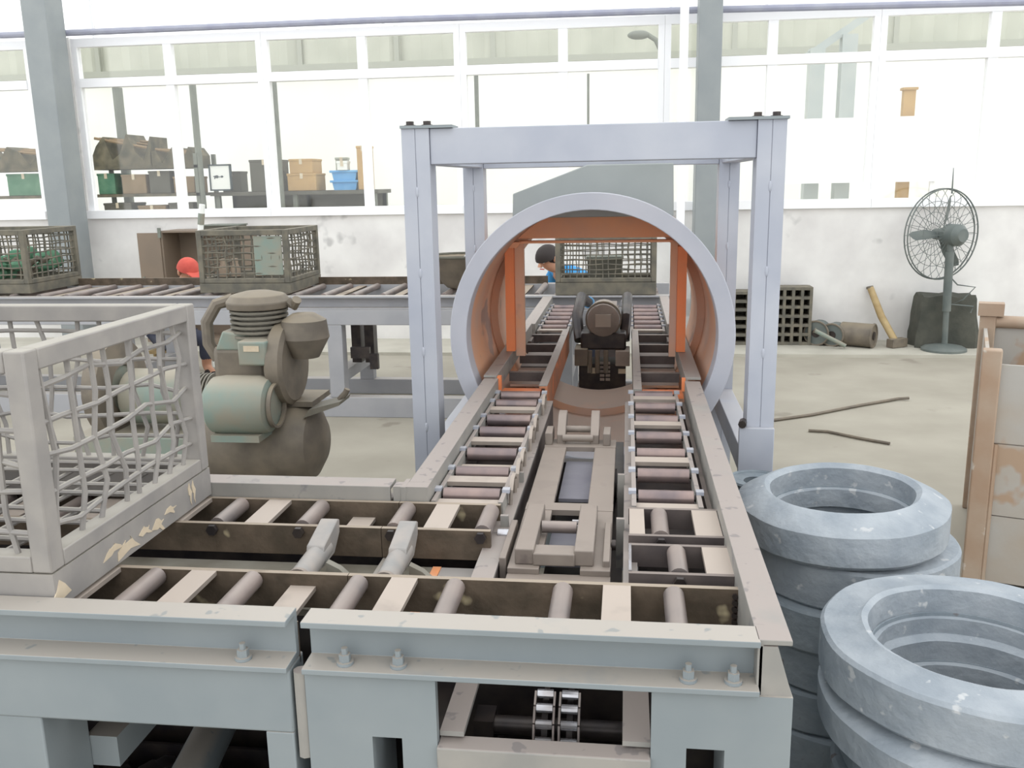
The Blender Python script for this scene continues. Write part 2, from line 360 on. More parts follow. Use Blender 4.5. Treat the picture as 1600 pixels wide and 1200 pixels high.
def bundle(label, x, z, wd, ht, m, nm='junk_bundle'):
    t = thing(nm, label, 'bundle', (x, 12.25, z))
    p = []
    for i in range(9): p.append((x-wd/2+wd*i/8, z+ht*(.55+.45*math.sin(i*1.9+x*3))))
    MB().prism([(x-wd/2, z)]+p[0:9]+[(x+wd/2, z)], 'y', 12.02, 12.5).build('heap', m, t)
    for i in range(3): MB().cyl((x-wd*.4, 12.05+i*.12, z+ht*.9), (x+wd*.45, 12.1+i*.12, z+ht*(.55+.1*i)), .02, n=6).build('rod', 'brown_box', t)
bundle('heap of dark scrap on the top shelf of the first rack outside', -6.85, 1.95, .9, .42, 'junk_dark')
bundle('lower heap of dark scrap at the right end of the top rack shelf outside', -6.1, 1.95, .62, .24, 'junk_dark')
bundle('heap of dark scrap on the far left rack outside', -8.5, 1.95, 1.3, .32, 'junk_dark')
for i, (x0, x1, z0, z1, m) in enumerate(((-7.25, -7.0, 1.58, 1.86, 'green_rubbish'), (-6.9, -6.55, 1.58, 1.84, 'brown_box'), (-6.5, -6.2, 1.58, 1.88, 'dark_box'), (-6.15, -5.85, 1.58, 1.8, 'brown_box'),
                                       (-7.2, -6.8, 1.15, 1.46, 'dark_box'), (-6.7, -6.3, 1.15, 1.42, 'brown_box'), (-6.25, -5.9, 1.15, 1.45, 'dark_box'), (-5.72, -5.66, 1.58, 1.9, 'cardboard'), (-8.6, -8.1, 1.58, 1.88, 'green_rubbish'), (-8.05, -7.75, 1.58, 1.84, 'dark_box'))[:]):
    if x0 == -5.72: continue
    lab = ['green drum-like box on the middle rack shelf outside, nearest the column', 'brown box second along the middle rack shelf outside', 'dark box third along the middle rack shelf outside', 'brown box at the right end of the middle rack shelf outside',
           'dark box low on the rack outside, nearest the column', 'brown box low on the rack outside, middle of three', 'dark box low on the rack outside, right of three', '', 'green box on the far left rack outside', 'dark box at the right end of the far left rack outside'][i]
    carton(lab, m, x0, x1, z0, z1, y0=12.08, nm='stored_box')

# ================================================================== roller conveyors
H = .88; RZ = .828; RR = .021
def roller(t, p0, p1, r=RR, m='roller_steel', nut=None):
    p0 = Vector(p0); p1 = Vector(p1); d = (p1-p0).normalized()
    o = MB().cyl(p0, p1, r, n=18).build('roller', m, t)
    MB().cyl(p0-d*.018, p1+d*.018, .009, n=8).build('axle', 'oily_steel', o)
    if nut:
        q = p0-d*nut; MB().cyl(q-d*.012, q, .014, n=6).build('nut', 'oily_steel', o)
    return o
def chan_x(name, m, t, x0, x1, y0, y1, z0, z1, th=.012, web='back'):
    # C section along X, flanges z0/z1, web at y1 (back) or y0
    wy = (y1-th, y1) if web == 'back' else (y0, y0+th)
    poly = [(y0, z1), (y1, z1), (y1, z0), (y0, z0), (y0, z0+th), (wy[0], z0+th), (wy[0], z1-th), (y0, z1-th)] if web == 'back' else \
           [(y0, z1), (y1, z1), (y1, z1-th), (y0+th, z1-th), (y0+th, z0+th), (y1, z0+th), (y1, z0), (y0, z0)]
    return MB().prism(poly, 'x', x0, x1).build(name, m, t, .0015)
def bolt_front(t, x, y, z, m='gray_paint'):
    o = MB().cyl((x, y, z), (x, y, z+.006), .016, n=12).cyl((x, y, z+.006), (x, y, z+.02), .011, n=6).cyl((x, y, z+.02), (x, y, z+.032), .006, n=8).build('bolt', m, t)
    return o
def front_section(label, x0, x1, rx, fx, r2, f2, right):
    t = thing('roller_conveyor', label, 'conveyor', ((x0+x1)/2, 1.85, 0))
    fx1 = x1 if not right else .232; xi = -.5815
    MB().prism([(1.453, H), (1.512, H), (1.512, .782), (1.442, .782), (1.442, .793), (1.498, .796), (1.498, H-.012), (1.453, H-.012)], 'x', x0, fx1).build('front_rail', 'gray_paint', t, .0015)
    MB().prism([(1.512, H-.115), (1.516, H-.115), (1.516, H-.03), (1.512, H-.03)], 'x', x0, fx1).build('inner_liner', 'dirty_channel', t)
    box('inner_rail', 'dirty_channel', t, x0, fx1 if right else xi, 1.738, 1.752, .765, .842)
    xe = -.315 if right else xi
    box('inner_rail', 'dirty_channel', t, x0, xe, 2.008, 2.022, .768, .842)
    box('inner_rail', 'dirty_channel', t, x0, xe, 2.186, 2.2, .768, .842)
    chan_x('back_rail', 'rail_paint', t, x0, x1 if not right else -.566, 2.203, 2.272, .828, H, web='front')
    # sunken cross member between the roller rows
    box('lower_beam', 'plate_paint', t, x0, xe-.14 if right else xi, 1.758, 2.0, .735, .75)
    box('pan', 'oily_steel', t, x0, xe, 1.54, 2.18, .60, .61)  # dark sheet added for the shade below the roller rows
    box('shade_apron', 'oily_steel', t, x0+.001, xe, 2.188, 2.198, .02, .766)  # dark upright sheet added so the gaps look shaded, not open to the floor
    for x in rx:
        roller(t, (x, 1.524, RZ), (x, 1.73, RZ))
    for x, z in fx: box('cross_flat', 'flat_steel', t, x-.028, x+.028, 1.517, 1.738, z-.01, z)
    for x in r2: roller(t, (x, 2.03, RZ), (x, 2.178, RZ), nut=.024)
    for x, z in f2: box('cross_flat', 'flat_steel', t, x-.03, x+.03, 2.022, 2.186, z-.01, z)
    return t
cl = front_section('left roller table under the big wire crate, left of the dark gap', -2.25, -.608,
                   [-1.005-.22*i for i in range(6)]+[-.787], [(-.9, .842), (-1.12, .842), (-1.34, .842), (-1.56, .842), (-.68, .815)],
                   [-.785-.22*i for i in range(7)], [(-.9, .842), (-1.12, .842), (-1.34, .842), (-1.56, .842), (-.675, .80)], False)
cr = front_section('right roller table at the foot of the central track, with chain window', -.58, .288,
                   [-.567+.012, -.348, -.124, .1], [(-.457, .842), (-.014, .842)], [-.555, -.338], [(-.45, .842)], True)
# --- left section frame
box('frame_beam', 'gray_paint', cl, -2.25, -.608, 1.456, 1.53, .652, .781, .004)
for a in (-1.28, -2.1): box('leg', 'gray_paint', cl, a, a+.16, 1.46, 1.6, 0, .652, .004)
for a in (-.664, -1.9): box('leg', 'gray_paint', cl, a, a+.055, 1.457, 1.54, 0, .652, .003)
for a in (-1.28, -2.1, -.75): box('leg', 'gray_paint', cl, a, a+.1, 2.2, 2.3, 0, .827, .004)
box('side_beam', 'gray_paint', cl, -1.13, -1.06, 1.6, 2.12, .45, .52); box('rear_beam', 'gray_paint', cl, -2.25, -.62, 2.2, 2.28, .2, .3)
bolt_front(cl, -.70, 1.468, .794)
MB().cyl((-1.04, 2.02, .3), (-.98, 1.62, .3), .05, n=20).build('drive_shaft', 'gray_paint', cl)
box('bracket', 'gray_paint', cl, -1.13, -1.05, 1.55, 1.62, .3, .4)
dt = thing('shade_tray', 'added dark tray of scrap standing in for shade under the left roller table', 'tray', (-1.4, 1.95, 0))  # tray added to darken the shaded floor below the table
box('tray', 'oily_steel', dt, -2.2, -.63, 1.62, 2.1, .001, .02)
for a in ((-2.2, -.63, 1.62, 1.63), (-2.2, -.63, 2.09, 2.1), (-2.2, -2.19, 1.63, 2.09), (-.64, -.63, 1.63, 2.09)): box('tray_side', 'oily_steel', dt, a[0], a[1], a[2], a[3], .02, .16)
mb = MB()
for i in range(150): mb.ball((rnd.uniform(-2.1, -.72), rnd.uniform(1.7, 2.02), rnd.uniform(.05, .15)), (rnd.uniform(.03, .07), rnd.uniform(.03, .06), rnd.uniform(.02, .05)), 6, 4)
sc = mb.build('scrap', 'oily_steel', dt); sc['kind'] = 'stuff'
# --- right section frame: front plate with cut-outs
Y0, Y1 = 1.456, 1.475
for a in ((-.58, -.458, .0, .655), (-.402, -.336, .0, .655), (-.58, -.336, .655, .776), (.05, .29, .668, .776), (.05, .112, 0, .668), (.178, .29, 0, .668), (-.336, .05, 0, .60)):
    box('front_plate', 'gray_paint', cr, a[0], a[1], Y0, Y1, a[2], a[3])
box('ledge_bar', 'rail_paint', cr, -.336, .05, 1.446, 1.49, .60, .646, .003)
box('shelf_plate', 'rail_paint', cr, -.335, -.29, 1.476, 1.69, .652, .662); box('shelf_plate', 'rail_paint', cr, .0, .05, 1.476, 1.69, .652, .662)
box('frame_side', 'gray_paint', cr, .272, .29, 1.476, 2.25, 0, .776); box('frame_side', 'gray_paint', cr, -.58, -.562, 1.476, 2.2, 0, .765)
box('cut_lining', 'gray_paint', cr, -.476, -.46, 1.476, 1.62, .3, .655); box('cut_lining', 'gray_paint', cr, .178, .193, 1.476, 1.62, .3, .668)
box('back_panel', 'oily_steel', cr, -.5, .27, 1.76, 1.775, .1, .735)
MB().prism([(.232, .868), (.262, .868), (.289, .776), (.232, .776)], 'y', 1.462, 1.474).build('end_gusset', 'rail_paint', cr)
for a in (-.505, -.405, .113, .19): bolt_front(cr, a, 1.468, .794)
for a in (-.6,): MB().cyl((a+.008, 1.47, .60), (a+.008, 1.47, .776), .014, n=8).build('weld_bead', 'rail_paint', cr)
# --- tilting levers in the gap between the rows
for x in (-.70, -.508):
    sec = cl if x < -.62 else cr
    lv = MB().cyl((x, 1.768, .815), (x, 1.93, .822), .025, n=20).build('lift_lever', 'lever_steel', sec)
    MB().prism([(1.86, .80), (1.88, .846), (1.985, .872), (2.0, .866), (1.995, .835), (1.95, .80)], 'x', x-.021, x+.021).build('blade', 'lever_steel', lv, .003)
    MB().lathe((x, 0, .815), [(.014, 1.762), (.027, 1.762), (.027, 1.772), (.014, 1.772)], 'y', 20, True).build('collar', 'trolley_steel', lv)
    MB().cyl((x, 1.764, .815), (x, 1.769, .815), .013, n=14).build('bore', 'oily_steel', lv)
    MB().prism([(x+.03, .752), (x+.11, .752), (x+.06, .80), (x+.03, .815)], 'y', 1.86, 1.88).build('stiffener', 'plate_paint', lv)
    box('lever_foot', 'plate_paint', lv, x-.02, x+.02, 1.79, 1.85, .75, .80)
box('orange_edge', 'orange_primer', cr, -.4545, -.4345, 1.758, 2.0, .736, .752)
box('floor_plate', 'haze_gray', cr, -.434, -.337, 1.758, 2.0, .735, .75)
# small roller boxes at the right
def small_box(y0, y1, rx, flats, x0=.01, x1=.228):
    box('inner_rail', 'dark_channel', cr, x0, x1, y0, y0+.012, .79, .842); box('inner_rail', 'dark_channel', cr, x0, x1, y1-.012, y1, .79, .842)
    roller(cr, (rx, y0+.018, RZ), (rx, y1-.018, RZ), nut=.024)
    for a, b in flats: box('cross_flat', 'flat_steel', cr, a, b, y0+.012, y1-.012, .83, .842)
small_box(2.01, 2.2, .085, ((.012, .048), (.165, .226))); small_box(1.80, 1.965, .116, ((.172, .228),))
box('end_bar', 'bright_steel', cr, .01, .016, 1.81, 1.955, .79, .845)
for i in range(5): MB().cyl((.222, 1.732, .772+i*.014), (.222, 1.738, .772+i*.014), .006, n=8).build('bolt', 'oily_steel', cr)
# --- roller chain in the window
ch = thing('drive_chain', 'double strand steel roller chain inside the front window', 'chain', (-.13, 1.62, .3))
for s, cx in enumerate((-.152, -.103)):
    MB().lathe((cx, 1.66, .56), [(.02, -.006), (.085, -.006), (.085, .006), (.02, .006)], 'x', 24, True).build('sprocket', 'oily_steel', ch)
    for k in range(9):
        a = math.radians(150+18*(k-3)); r = .1
        if k > 4: y, z = 1.56, .56-.0315*(k-4); dy, dz = 0, 1
        else: a = math.radians(180-18*(4-k)); y, z = 1.66+r*math.cos(a), .56+r*math.sin(a)
        MB().cyl((cx-.016, y, z), (cx+.016, y, z), .009, n=10).build('link_pin', 'bright_steel', ch)
        if k < 8:
            if k+1 > 4: y2, z2 = 1.56, .56-.0315*(k+1-4)
            else: a2 = math.radians(180-18*(4-k-1)); y2, z2 = 1.66+r*math.cos(a2), .56+r*math.sin(a2)
            for q in (-.019, .019): MB().bar((cx+q, y, z), (cx+q, y2, z2), .004, .02, (0,1,0)).build('link_plate', 'roller_steel', ch)
MB().cyl((-.3, 1.66, .56), (.04, 1.66, .56), .02, n=12).build('shaft', 'oily_steel', ch)
for xx in (-.3, .02): box('bearing_stand', 'oily_steel', ch, xx, xx+.04, 1.63, 1.69, 0, .585)

# ================================================================== central track (runs away from the camera)
ct = thing('roller_track', 'central twin roller track running from the front table through the drum', 'conveyor', (-.14, 3.4, 0))
def rail_y(name, m, x0, x1, y0, y1, inner, z1=H, z0=.822, th=.01):
    if inner == 'r':   # web on the right side, flange to the left
        poly = [(x0, z1), (x1, z1), (x1, z0), (x1-th, z0), (x1-th, z1-th), (x0, z1-th)]
    else:
        poly = [(x0, z1), (x1, z1), (x1, z1-th), (x0+th, z1-th), (x0+th, z0), (x0, z0)]
    return MB().prism(poly, 'y', y0, y1).build(name, m, ct, .0015)
rail_y('guide_rail', 'rail_paint', -.566, -.508, 2.245, 3.545, 'r', z0=.80)
box('rail_end', 'rail_paint', ct, -.6, -.508, 2.205, 2.2448, .812, .8795)
rail_y('guide_rail', 'rail_paint', .228, .286, 1.462, 3.52, 'l', z0=.77)
rail_y('guide_rail', 'rail_paint', -.57, -.515, 3.56, 4.95, 'r', z1=.888, z0=.82); rail_y('guide_rail', 'rail_paint', .232, .292, 3.55, 4.95, 'l', z1=.888, z0=.82)
rail_y('guide_rail', 'rail_paint', -.566, -.5, 4.97, 6.2, 'r'); rail_y('guide_rail', 'rail_paint', .22, .28, 4.97, 6.2, 'l')
box('rail_splice', 'orange_bright', ct, -.513, -.498, 3.545, 3.575, .80, .886)
box('rail_splice', 'orange_bright', ct, .218, .2315, 3.535, 3.56, .835, .886)
# side members under the rails and legs
for x0, x1, ya in ((-.56, -.50, 2.28), (.215, .27, 2.26)):
    box('side_beam', 'dark_channel', ct, x0, x1, ya, 3.5, .70, .80); box('side_beam', 'dark_channel', ct, x0, x1, 4.75, 6.2, .70, .82)
    for y in (2.7, 5.0, 6.0): box('leg', 'gray_paint', ct, x0, x1, y, y+.07, 0, .70)
# inner channels
for x0, x1, wx_ in ((-.335, -.285, -.291), (-.002, .03, -.002)):
    poly = [(x0, .80), (x1, .80), (x1, .792), (x0, .792)]
    MB().prism(poly, 'y', 1.765, 3.5).build('inner_channel', 'rail_paint', ct)
    box('channel_web', 'dark_channel', ct, wx_, wx_+.006, 1.765, 3.5, .66, .792)
def ladder(x0, x1, ys, flats, y0, y1, side):
    for x in (x0-.012, x1): box('stringer', 'rail_paint', ct, x, x+.012, y0, y1, .80, .84)
    for y in ys:
        roller(ct, (x0+.006, y, RZ-.002), (x1-.006, y, RZ-.002), m='polished_roller')
        for x in (x0-.016, x1+.004): box('axle_clip', 'glare_gray', ct, x-.004, x+.016, y-.012, y+.012, .838, .848)
    for y, z in flats: box('cross_flat', 'flat_steel', ct, x0, x1, y-.026, y+.026, z-.012, z)
ladder(-.49, -.325, (3.46, 3.32, 3.093, 2.93, 2.68, 2.49, 2.302), ((3.213, .84), (2.80, .84), (2.585, .815), (2.398, .84), (2.235, .83)), 2.215, 3.5, 'l')
ladder(.03, .186, (3.484, 3.297, 3.11, 2.896, 2.707, 2.505, 2.319), ((3.395, .842), (3.03, .84), (2.615, .84), (2.24, .83)), 2.215, 3.52, 'r')
for y in (3.32, 3.0, 2.86, 2.6, 2.5, 2.36): # looped clips on the inner side of the left ladder
    MB().tube([(-.305, y-.05, .80), (-.303, y-.05, .84), (-.303, y-.02, .862), (-.303, y+.02, .862), (-.303, y+.045, .845), (-.305, y+.05, .80)], .006, 6).build('clip_loop', 'flat_steel', ct)
for z, y in ((.74, 2.5), (.72, 2.15)):
    MB().bar((-.30, y, .70), (-.30, y, .83), .02, .012).build('upright', 'rail_paint', ct); MB().bar((-.01, y, .70), (-.01, y, .83), .02, .012).build('upright', 'rail_paint', ct)
for x0, x1, ya, yb, z in ((-.498, -.337, 2.21, 3.48, .715), (.036, .213, 2.21, 3.48, .715), (.036, .222, 1.77, 2.2, .68)): box('shade_pan', 'oily_steel', ct, x0, x1, ya, yb, z, z+.008)  # dark plates added as the shade between and beneath the rollers
box('shade_pan', 'oily_steel', ct, -.49, -.33, 4.99, 6.15, .74, .748); box('shade_pan', 'oily_steel', ct, .036, .213, 4.99, 6.15, .74, .748)
# far half of the ladders
ladder(-.48, -.33, [5.15+.17*i for i in range(6)], ((5.02, .84),), 4.98, 6.12, 'l'); ladder(.04, .2, [5.15+.17*i for i in range(6)], ((5.02, .84),), 4.98, 6.12, 'r')
# pieces inside the drum
rail_y('inner_rail', 'orange_dim', -.345, -.312, 3.56, 4.98, 'r', z1=.845, z0=.72); box('rail_cap', 'rail_paint', ct, -.3455, -.3115, 3.56, 4.98, .8455, .8495); rail_y('inner_rail', 'rail_paint', .03, .064, 3.53, 4.98, 'l', z1=.845, z0=.72)
for x0, x1 in ((-.51, -.35), (.066, .23)):
    box('cross_plate', 'orange_bright', ct, x0, x1, 3.60, 3.72, .79, .80)
    for y in (3.9, 4.3, 4.6, 4.9): box('cross_bar', 'dark_channel', ct, x0, x1, y, y+.03, .79, .83)
    box('cross_plate', 'tube_inside', ct, x0, x1, 3.93, 4.3, .76, .77)
    box('cross_plate', 'dark_channel', ct, x0, x1, 4.33, 4.9, .76, .77)
# ================================================================== pusher trolley in the middle
tr_ = thing('pusher_trolley', 'dusty steel pusher trolley with two uprights between the roller ladders', 'trolley', (-.14, 2.4, 0))
for x0, x1 in ((-.262, -.19), (-.098, -.03)): box('side_plate', 'trolley_steel', tr_, x0, x1, 1.9, 2.9, .785, .80, .002)
box('cross_plate', 'trolley_steel', tr_, -.262, -.03, 2.275, 2.33, .786, .801); box('cross_plate', 'trolley_steel', tr_, -.262, -.03, 2.86, 2.95, .786, .801)
box('cross_plate', 'trolley_steel', tr_, -.262, -.03, 1.79, 1.905, .77, .786)
box('belt', 'belt_rubber', tr_, -.19, -.098, 2.5, 2.86, .742, .752); box('belt', 'belt_rubber', tr_, -.19, -.098, 2.06, 2.275, .735, .745)
box('pan', 'oily_steel', tr_, -.2, -.09, 1.9, 2.86, .68, .69)
for y in (2.41, 2.45, 1.99, 2.02):
    for x in (-.135, -.11): cyl('chain_pin', 'bright_steel', tr_, (x-.012, y, .70), (x+.012, y, .70), .008, 8)
for x in (-.21, -.1): # uprights
    MB().prism([(2.9, .80), (2.96, .80), (3.04, .862), (3.02, .885), (2.97, .88), (2.9, .83)], 'x', x-.014, x+.014).build('upright', 'trolley_steel', tr_, .002)
cyl('cross_pin', 'trolley_steel', tr_, (-.225, 2.96, .835), (-.085, 2.96, .835), .011); cyl('cross_pin', 'trolley_steel', tr_, (-.205, 2.9, .82), (-.105, 2.9, .82), .012)
for x in (-.25, -.06): box('lug', 'trolley_steel', tr_, x-.012, x+.012, 2.88, 2.97, .80, .842, .003)
for x in (-.225, -.09): box('clevis', 'trolley_steel', tr_, x-.022, x+.022, 1.92, 2.22, .80, .838, .003)
box('clevis_bar', 'trolley_steel', tr_, -.205, -.11, 1.915, 1.97, .80, .83, .003)
cyl('clevis_pin', 'roller_steel', tr_, (-.2, 2.1, .822), (-.115, 2.1, .822), .015)
for x in (-.275, -.04): box('cheek', 'trolley_steel', tr_, x-.008, x+.008, 1.92, 2.16, .74, .815, .002)
cyl('side_bolt', 'bright_steel', tr_, (-.31, 2.1, .80), (-.283, 2.1, .80), .013, 12); cyl('side_bolt', 'oily_steel', tr_, (-.03, 2.05, .80), (-.02, 2.05, .80), .013, 12)
cyl('side_bolt', 'bright_steel', tr_, (-.30, 1.83, .785), (-.27, 1.83, .785), .011, 12)
cyl('stud', 'bright_steel', tr_, (-.085, 2.25, .80), (-.085, 2.25, .815), .012, 8)
for x in (-.26, -.04):
    for y in (1.95, 2.8): MB().lathe((x, y, .70), [(.008, -.015), (.05, -.015), (.05, .015), (.008, .015)], 'x', 18, True).build('wheel', 'oily_steel', tr_)
for x in (-.275, -.035): box('running_rail', 'oily_steel', tr_, x-.03, x+.03, 1.79, 3.45, .61, .65)
for y in (1.9, 3.3): box('rail_support', 'oily_steel', tr_, -.28, -.03, y, y+.05, 0, .61)

# ================================================================== drum (ring)
CX, CZ, RO, RI = -.14, 1.045, .560, .494
dr = thing('blasting_drum', 'large grey steel drum ring lined in orange around the track', 'drum', (CX, 4.1, 0))
MB().lathe((CX, 0, CZ), [(RI, 3.55), (RO, 3.55), (RO, 3.585), (RI+.026, 3.585), (RI+.026, 3.66), (RI, 3.66)], 'y', 96, True).build('front_rim', 'haze_drum_gray', dr, .003)
MB().lathe((CX, 0, CZ), [(RI+.004, 3.662), (RI+.024, 3.662), (RI+.024, 4.62), (RI+.004, 4.62)], 'y', 96, True).build('shell', 'tube_inside', dr)
MB().lathe((CX, 0, CZ), [(RI+.0265, 3.586), (RO-.032, 3.586), (RO-.032, 4.62), (RI+.0265, 4.62)], 'y', 96, True).build('outer_jacket', 'haze_drum_gray', dr)
MB().lathe((CX, 0, CZ), [(RI-.03, 4.25), (RO, 4.25), (RO, 4.66), (RI-.03, 4.66)], 'y', 96, True).build('rear_rim', 'tube_inside', dr)
# portal inside
arc = []
for i in range(0, 25):
    a = math.radians(45.5+89*i/24); arc.append((CX+.496*math.cos(a), CZ+.496*math.sin(a)))
MB().prism(arc, 'y', 4.12, 4.135).build('arch_plate', 'orange_primer', dr)
for s, xo in ((-1, -.525), (1, .243)):
    zt = 1.36
    MB().box(xo-.02, xo+.02, 4.09, 4.13, .889, zt).build('portal_edge', 'orange_bright', dr)
    a, b = (xo+.02, xo+.062) if s < 0 else (xo-.05, xo-.02)
    MB().box(a, b, 4.13, 4.16, .86, 1.385).build('portal_post', 'tube_inside', dr)
MB().prism([(-.545, 1.36), (-.49, 1.36), (-.47, 1.385), (-.56, 1.385)], 'y', 4.08, 4.13).build('corner_gusset', 'orange_primer', dr)
box('lintel_flange', 'orange_primer', dr, -.48, .2, 4.10, 4.16, 1.378, 1.388)
# hood
MB().prism([(-.478, 1.50), (-.475, 1.60), (-.165, 1.712), (.185, 1.712), (.19, 1.50)], 'y', 3.86, 4.3).build('hood', 'hood_paint', dr, .004)
for y in (3.7, 4.5): MB().prism([(-.45, 0), (.17, 0), (.17, .6), (.05, .53), (-.14, .50), (-.33, .53), (-.45, .6)], 'y', y, y+.03).build('saddle', 'gray_paint', dr)

# ================================================================== gantry
ga = thing('gantry_frame', 'pale grey bolted steel gantry standing around the drum', 'frame', (-.13, 3.8, 0))
GX = ((-.768, -.672), (.42, .512))
def gpost(x0, x1, y0, y1, z0, z1):
    xm = (x0+x1)/2
    o = MB().box(x0, xm-.0015, y0, y1, z0, z1).box(xm+.0015, x1, y0, y1, z0, z1).box(xm-.002, xm+.002, y0+.003, y1-.003, z0, z1).build('post', 'glare_gray', ga)
    for i in range(5):
        z = z0+.5+.28*i
        if z < z1: MB().ball((xm, y0, z), (.006, .004, .018), 8, 6).build('weld', 'glare_gray', o)
for (x0, x1) in GX:
    gpost(x0, x1, 3.15, 3.25, 0, 1.832); gpost(x0-.004, x1-.004, 4.36, 4.46, 0, 1.82)
    MB().box(x0+.006, x1-.006, 3.252, 4.358, 1.716, 1.828).build('side_beam', 'glare_gray', ga, .003)
    MB().box(x0+.006, x1-.006, 3.252, 4.358, .56, .66).build('side_beam', 'glare_gray', ga, .003)
MB().box(-.671, .419, 3.158, 3.245, 1.712, 1.832).build('front_beam', 'glare_gray', ga, .003)
MB().box(-.675, .415, 4.368, 4.455, 1.712, 1.82).build('rear_beam', 'glare_gray', ga, .003)
for x0, x1, ys in ((-.77, -.59, 3.14), (.325, .518, 3.14), (-.77, -.60, 4.34), (.33, .51, 4.34)):
    p = MB().box(x0, x1, ys, ys+.12, 1.8325, 1.842).build('cap_plate', 'gray_paint', ga)
    for a in ((x0+.025, x0+.085) if x0 < 0 else (x1-.035, x1-.095)):
        MB().cyl((a, ys+.05, 1.842), (a, ys+.05, 1.846), .02, n=10).cyl((a, ys+.05, 1.846), (a, ys+.05, 1.858), .014, n=6).build('bolt', 'oily_steel', p)
for s, xa, xb in ((1, .405, .508),):
    MB().box(xa-.012, xb+.004, 3.128, 3.149, 0, .80).build('foot_plate', 'glare_gray', ga, .002)
    MB().cyl((xa-.004, 3.12, .815), (xa+.004, 3.16, .815), .014, n=8).build('bolt', 'oily_steel', ga)

# ================================================================== drive unit behind the drum
du = thing('drive_motor', 'dark oily drive motor with hoses and chain behind the drum', 'motor', (-.13, 4.95, 0))
MB().lathe((-.12, 0, .93), [(0, 4.74), (.05, 4.74), (.085, 4.76), (.085, 4.98), (.07, 5.02), (0, 5.02)], 'y', 24).build('motor_body', 'trolley_steel', du)
box('nameplate', 'rust_sheet', du, -.16, -.08, 4.733, 4.74, .90, .965)
MB().lathe((-.12, 0, .93), [(.088, 4.8), (.096, 4.8), (.096, 4.83), (.088, 4.83)], 'y', 24, True).build('motor_flange', 'grimy_iron', du)
box('gearbox', 'oily_steel', du, -.24, .0, 4.78, 5.05, .77, .86, .01)
box('cradle', 'grimy_iron', du, -.27, -.2, 4.74, 4.9, .69, .78, .004); box('cradle', 'flat_steel', du, -.055, .02, 4.74, 4.9, .69, .77, .004)
for x in (-.19, -.15, -.105): cyl('spacer', 'grimy_iron', du, (x, 4.76, .65), (x, 4.76, .77), .013, 10)
box('lower_block', 'oily_steel', du, -.25, .0, 4.8, 5.0, .52, .69)
for k in range(5):
    for x in (-.125, -.095): cyl('chain_pin', 'flat_steel', du, (x-.012, 4.78, .61+.022*k), (x+.012, 4.78, .61+.022*k), .008, 8)
box('lamp_lens', 'cream_patch', du, -.185, -.16, 4.79, 4.8, .64, .67); box('lamp_lens', 'cream_patch', du, -.04, .0, 4.79, 4.8, .64, .665)
for xs in ([(-.25, 4.9, .80), (-.27, 5.0, .92), (-.255, 5.2, 1.0), (-.23, 5.5, .93)], [(-.01, 4.9, .80), (.0, 4.95, .92), (.005, 5.2, 1.0), (.0, 5.5, .93)]):
    MB().tube(xs, .03, 10).build('hose', 'oily_steel', du)
cyl('hose_cap', 'blue_plastic', du, (-.23, 5.5, .93), (-.228, 5.53, .925), .036); cyl('hose_cap', 'bright_steel', du, (0, 5.5, .93), (0, 5.53, .925), .034)
for x in (-.17, -.08): box('guide_bar', 'rail_paint', du, x-.018, x+.018, 5.05, 6.1, .845, .86)
for y in (5.3, 5.6, 5.9): box('guide_tie', 'dark_channel', du, -.17, -.08, y, y+.04, .84, .85)
box('pedestal', 'dark_channel', du, -.27, .03, 4.8, 5.1, 0, .52)
box('pedestal', 'dark_channel', du, -.2, -.05, 5.9, 6.0, 0, .845)

# ================================================================== back conveyor
bc = thing('back_conveyor', 'long grey roller conveyor across the hall behind the drum', 'conveyor', (-3.3, 6.65, 0))
BX0, BX1 = -7.2, .32
chan_x('front_rail', 'haze_gray', bc, BX0, BX1, 6.22, 6.30, .785, H)
chan_x('rear_rail', 'haze_gray', bc, BX0, BX1, 6.98, 7.06, .785, H, web='front')
box('guide_strip', 'dirty_channel', bc, BX0, -.6, 6.985, 7.0, H, .94)
box('frame_beam', 'haze_gray', bc, BX0, BX1, 6.215, 6.31, .676, .784, .004); box('frame_beam', 'haze_gray', bc, BX0, BX1, 6.97, 7.06, .676, .784, .004)
box('bottom_beam', 'haze_gray', bc, BX0, BX1, 6.22, 6.31, 0, .148, .004); box('bottom_beam', 'haze_gray', bc, BX0, BX1, 6.97, 7.06, 0, .12, .004)
for x in (-7.1, -5.4, -3.75, -2.12, -.48, .2):
    box('leg', 'haze_gray', bc, x, x+.11, 6.216, 6.32, .148, .676, .004); box('leg', 'haze_gray', bc, x, x+.11, 6.965, 7.06, .12, .676, .004)
    box('tie_beam', 'haze_gray', bc, x+.01, x+.1, 6.32, 6.965, .25, .33)
for i in range(33):
    x = -7.0+.22*i
    if -.6 < x: continue
    roller(bc, (x, 6.31, .868), (x, 6.97, .868), .024)
for i in range(16):
    x = -6.9+.44*i
    if x > -.6: continue
    box('cross_flat', 'dirty_channel', bc, x-.03, x+.03, 6.3, 6.98, .862, .872)
for x in (-2.0, -1.9): box('drive_box', 'oily_steel', bc, x-.03, x+.04, 6.5, 6.6, .35, .676)
box('junction_box', 'oily_steel', bc, -1.98, -1.84, 6.3, 6.34, .42, .5); box('junction_box', 'oily_steel', bc, -1.84, -1.78, 6.3, 6.34, .34, .45)
cyl('roller_bed', 'roller_steel', bc, (-.5, 6.6, .862), (.22, 6.6, .862), .02)
for i in range(4): cyl('roller', 'roller_steel', bc, (-.5, 6.36+.16*i, .862), (.22, 6.36+.16*i, .862), .02)

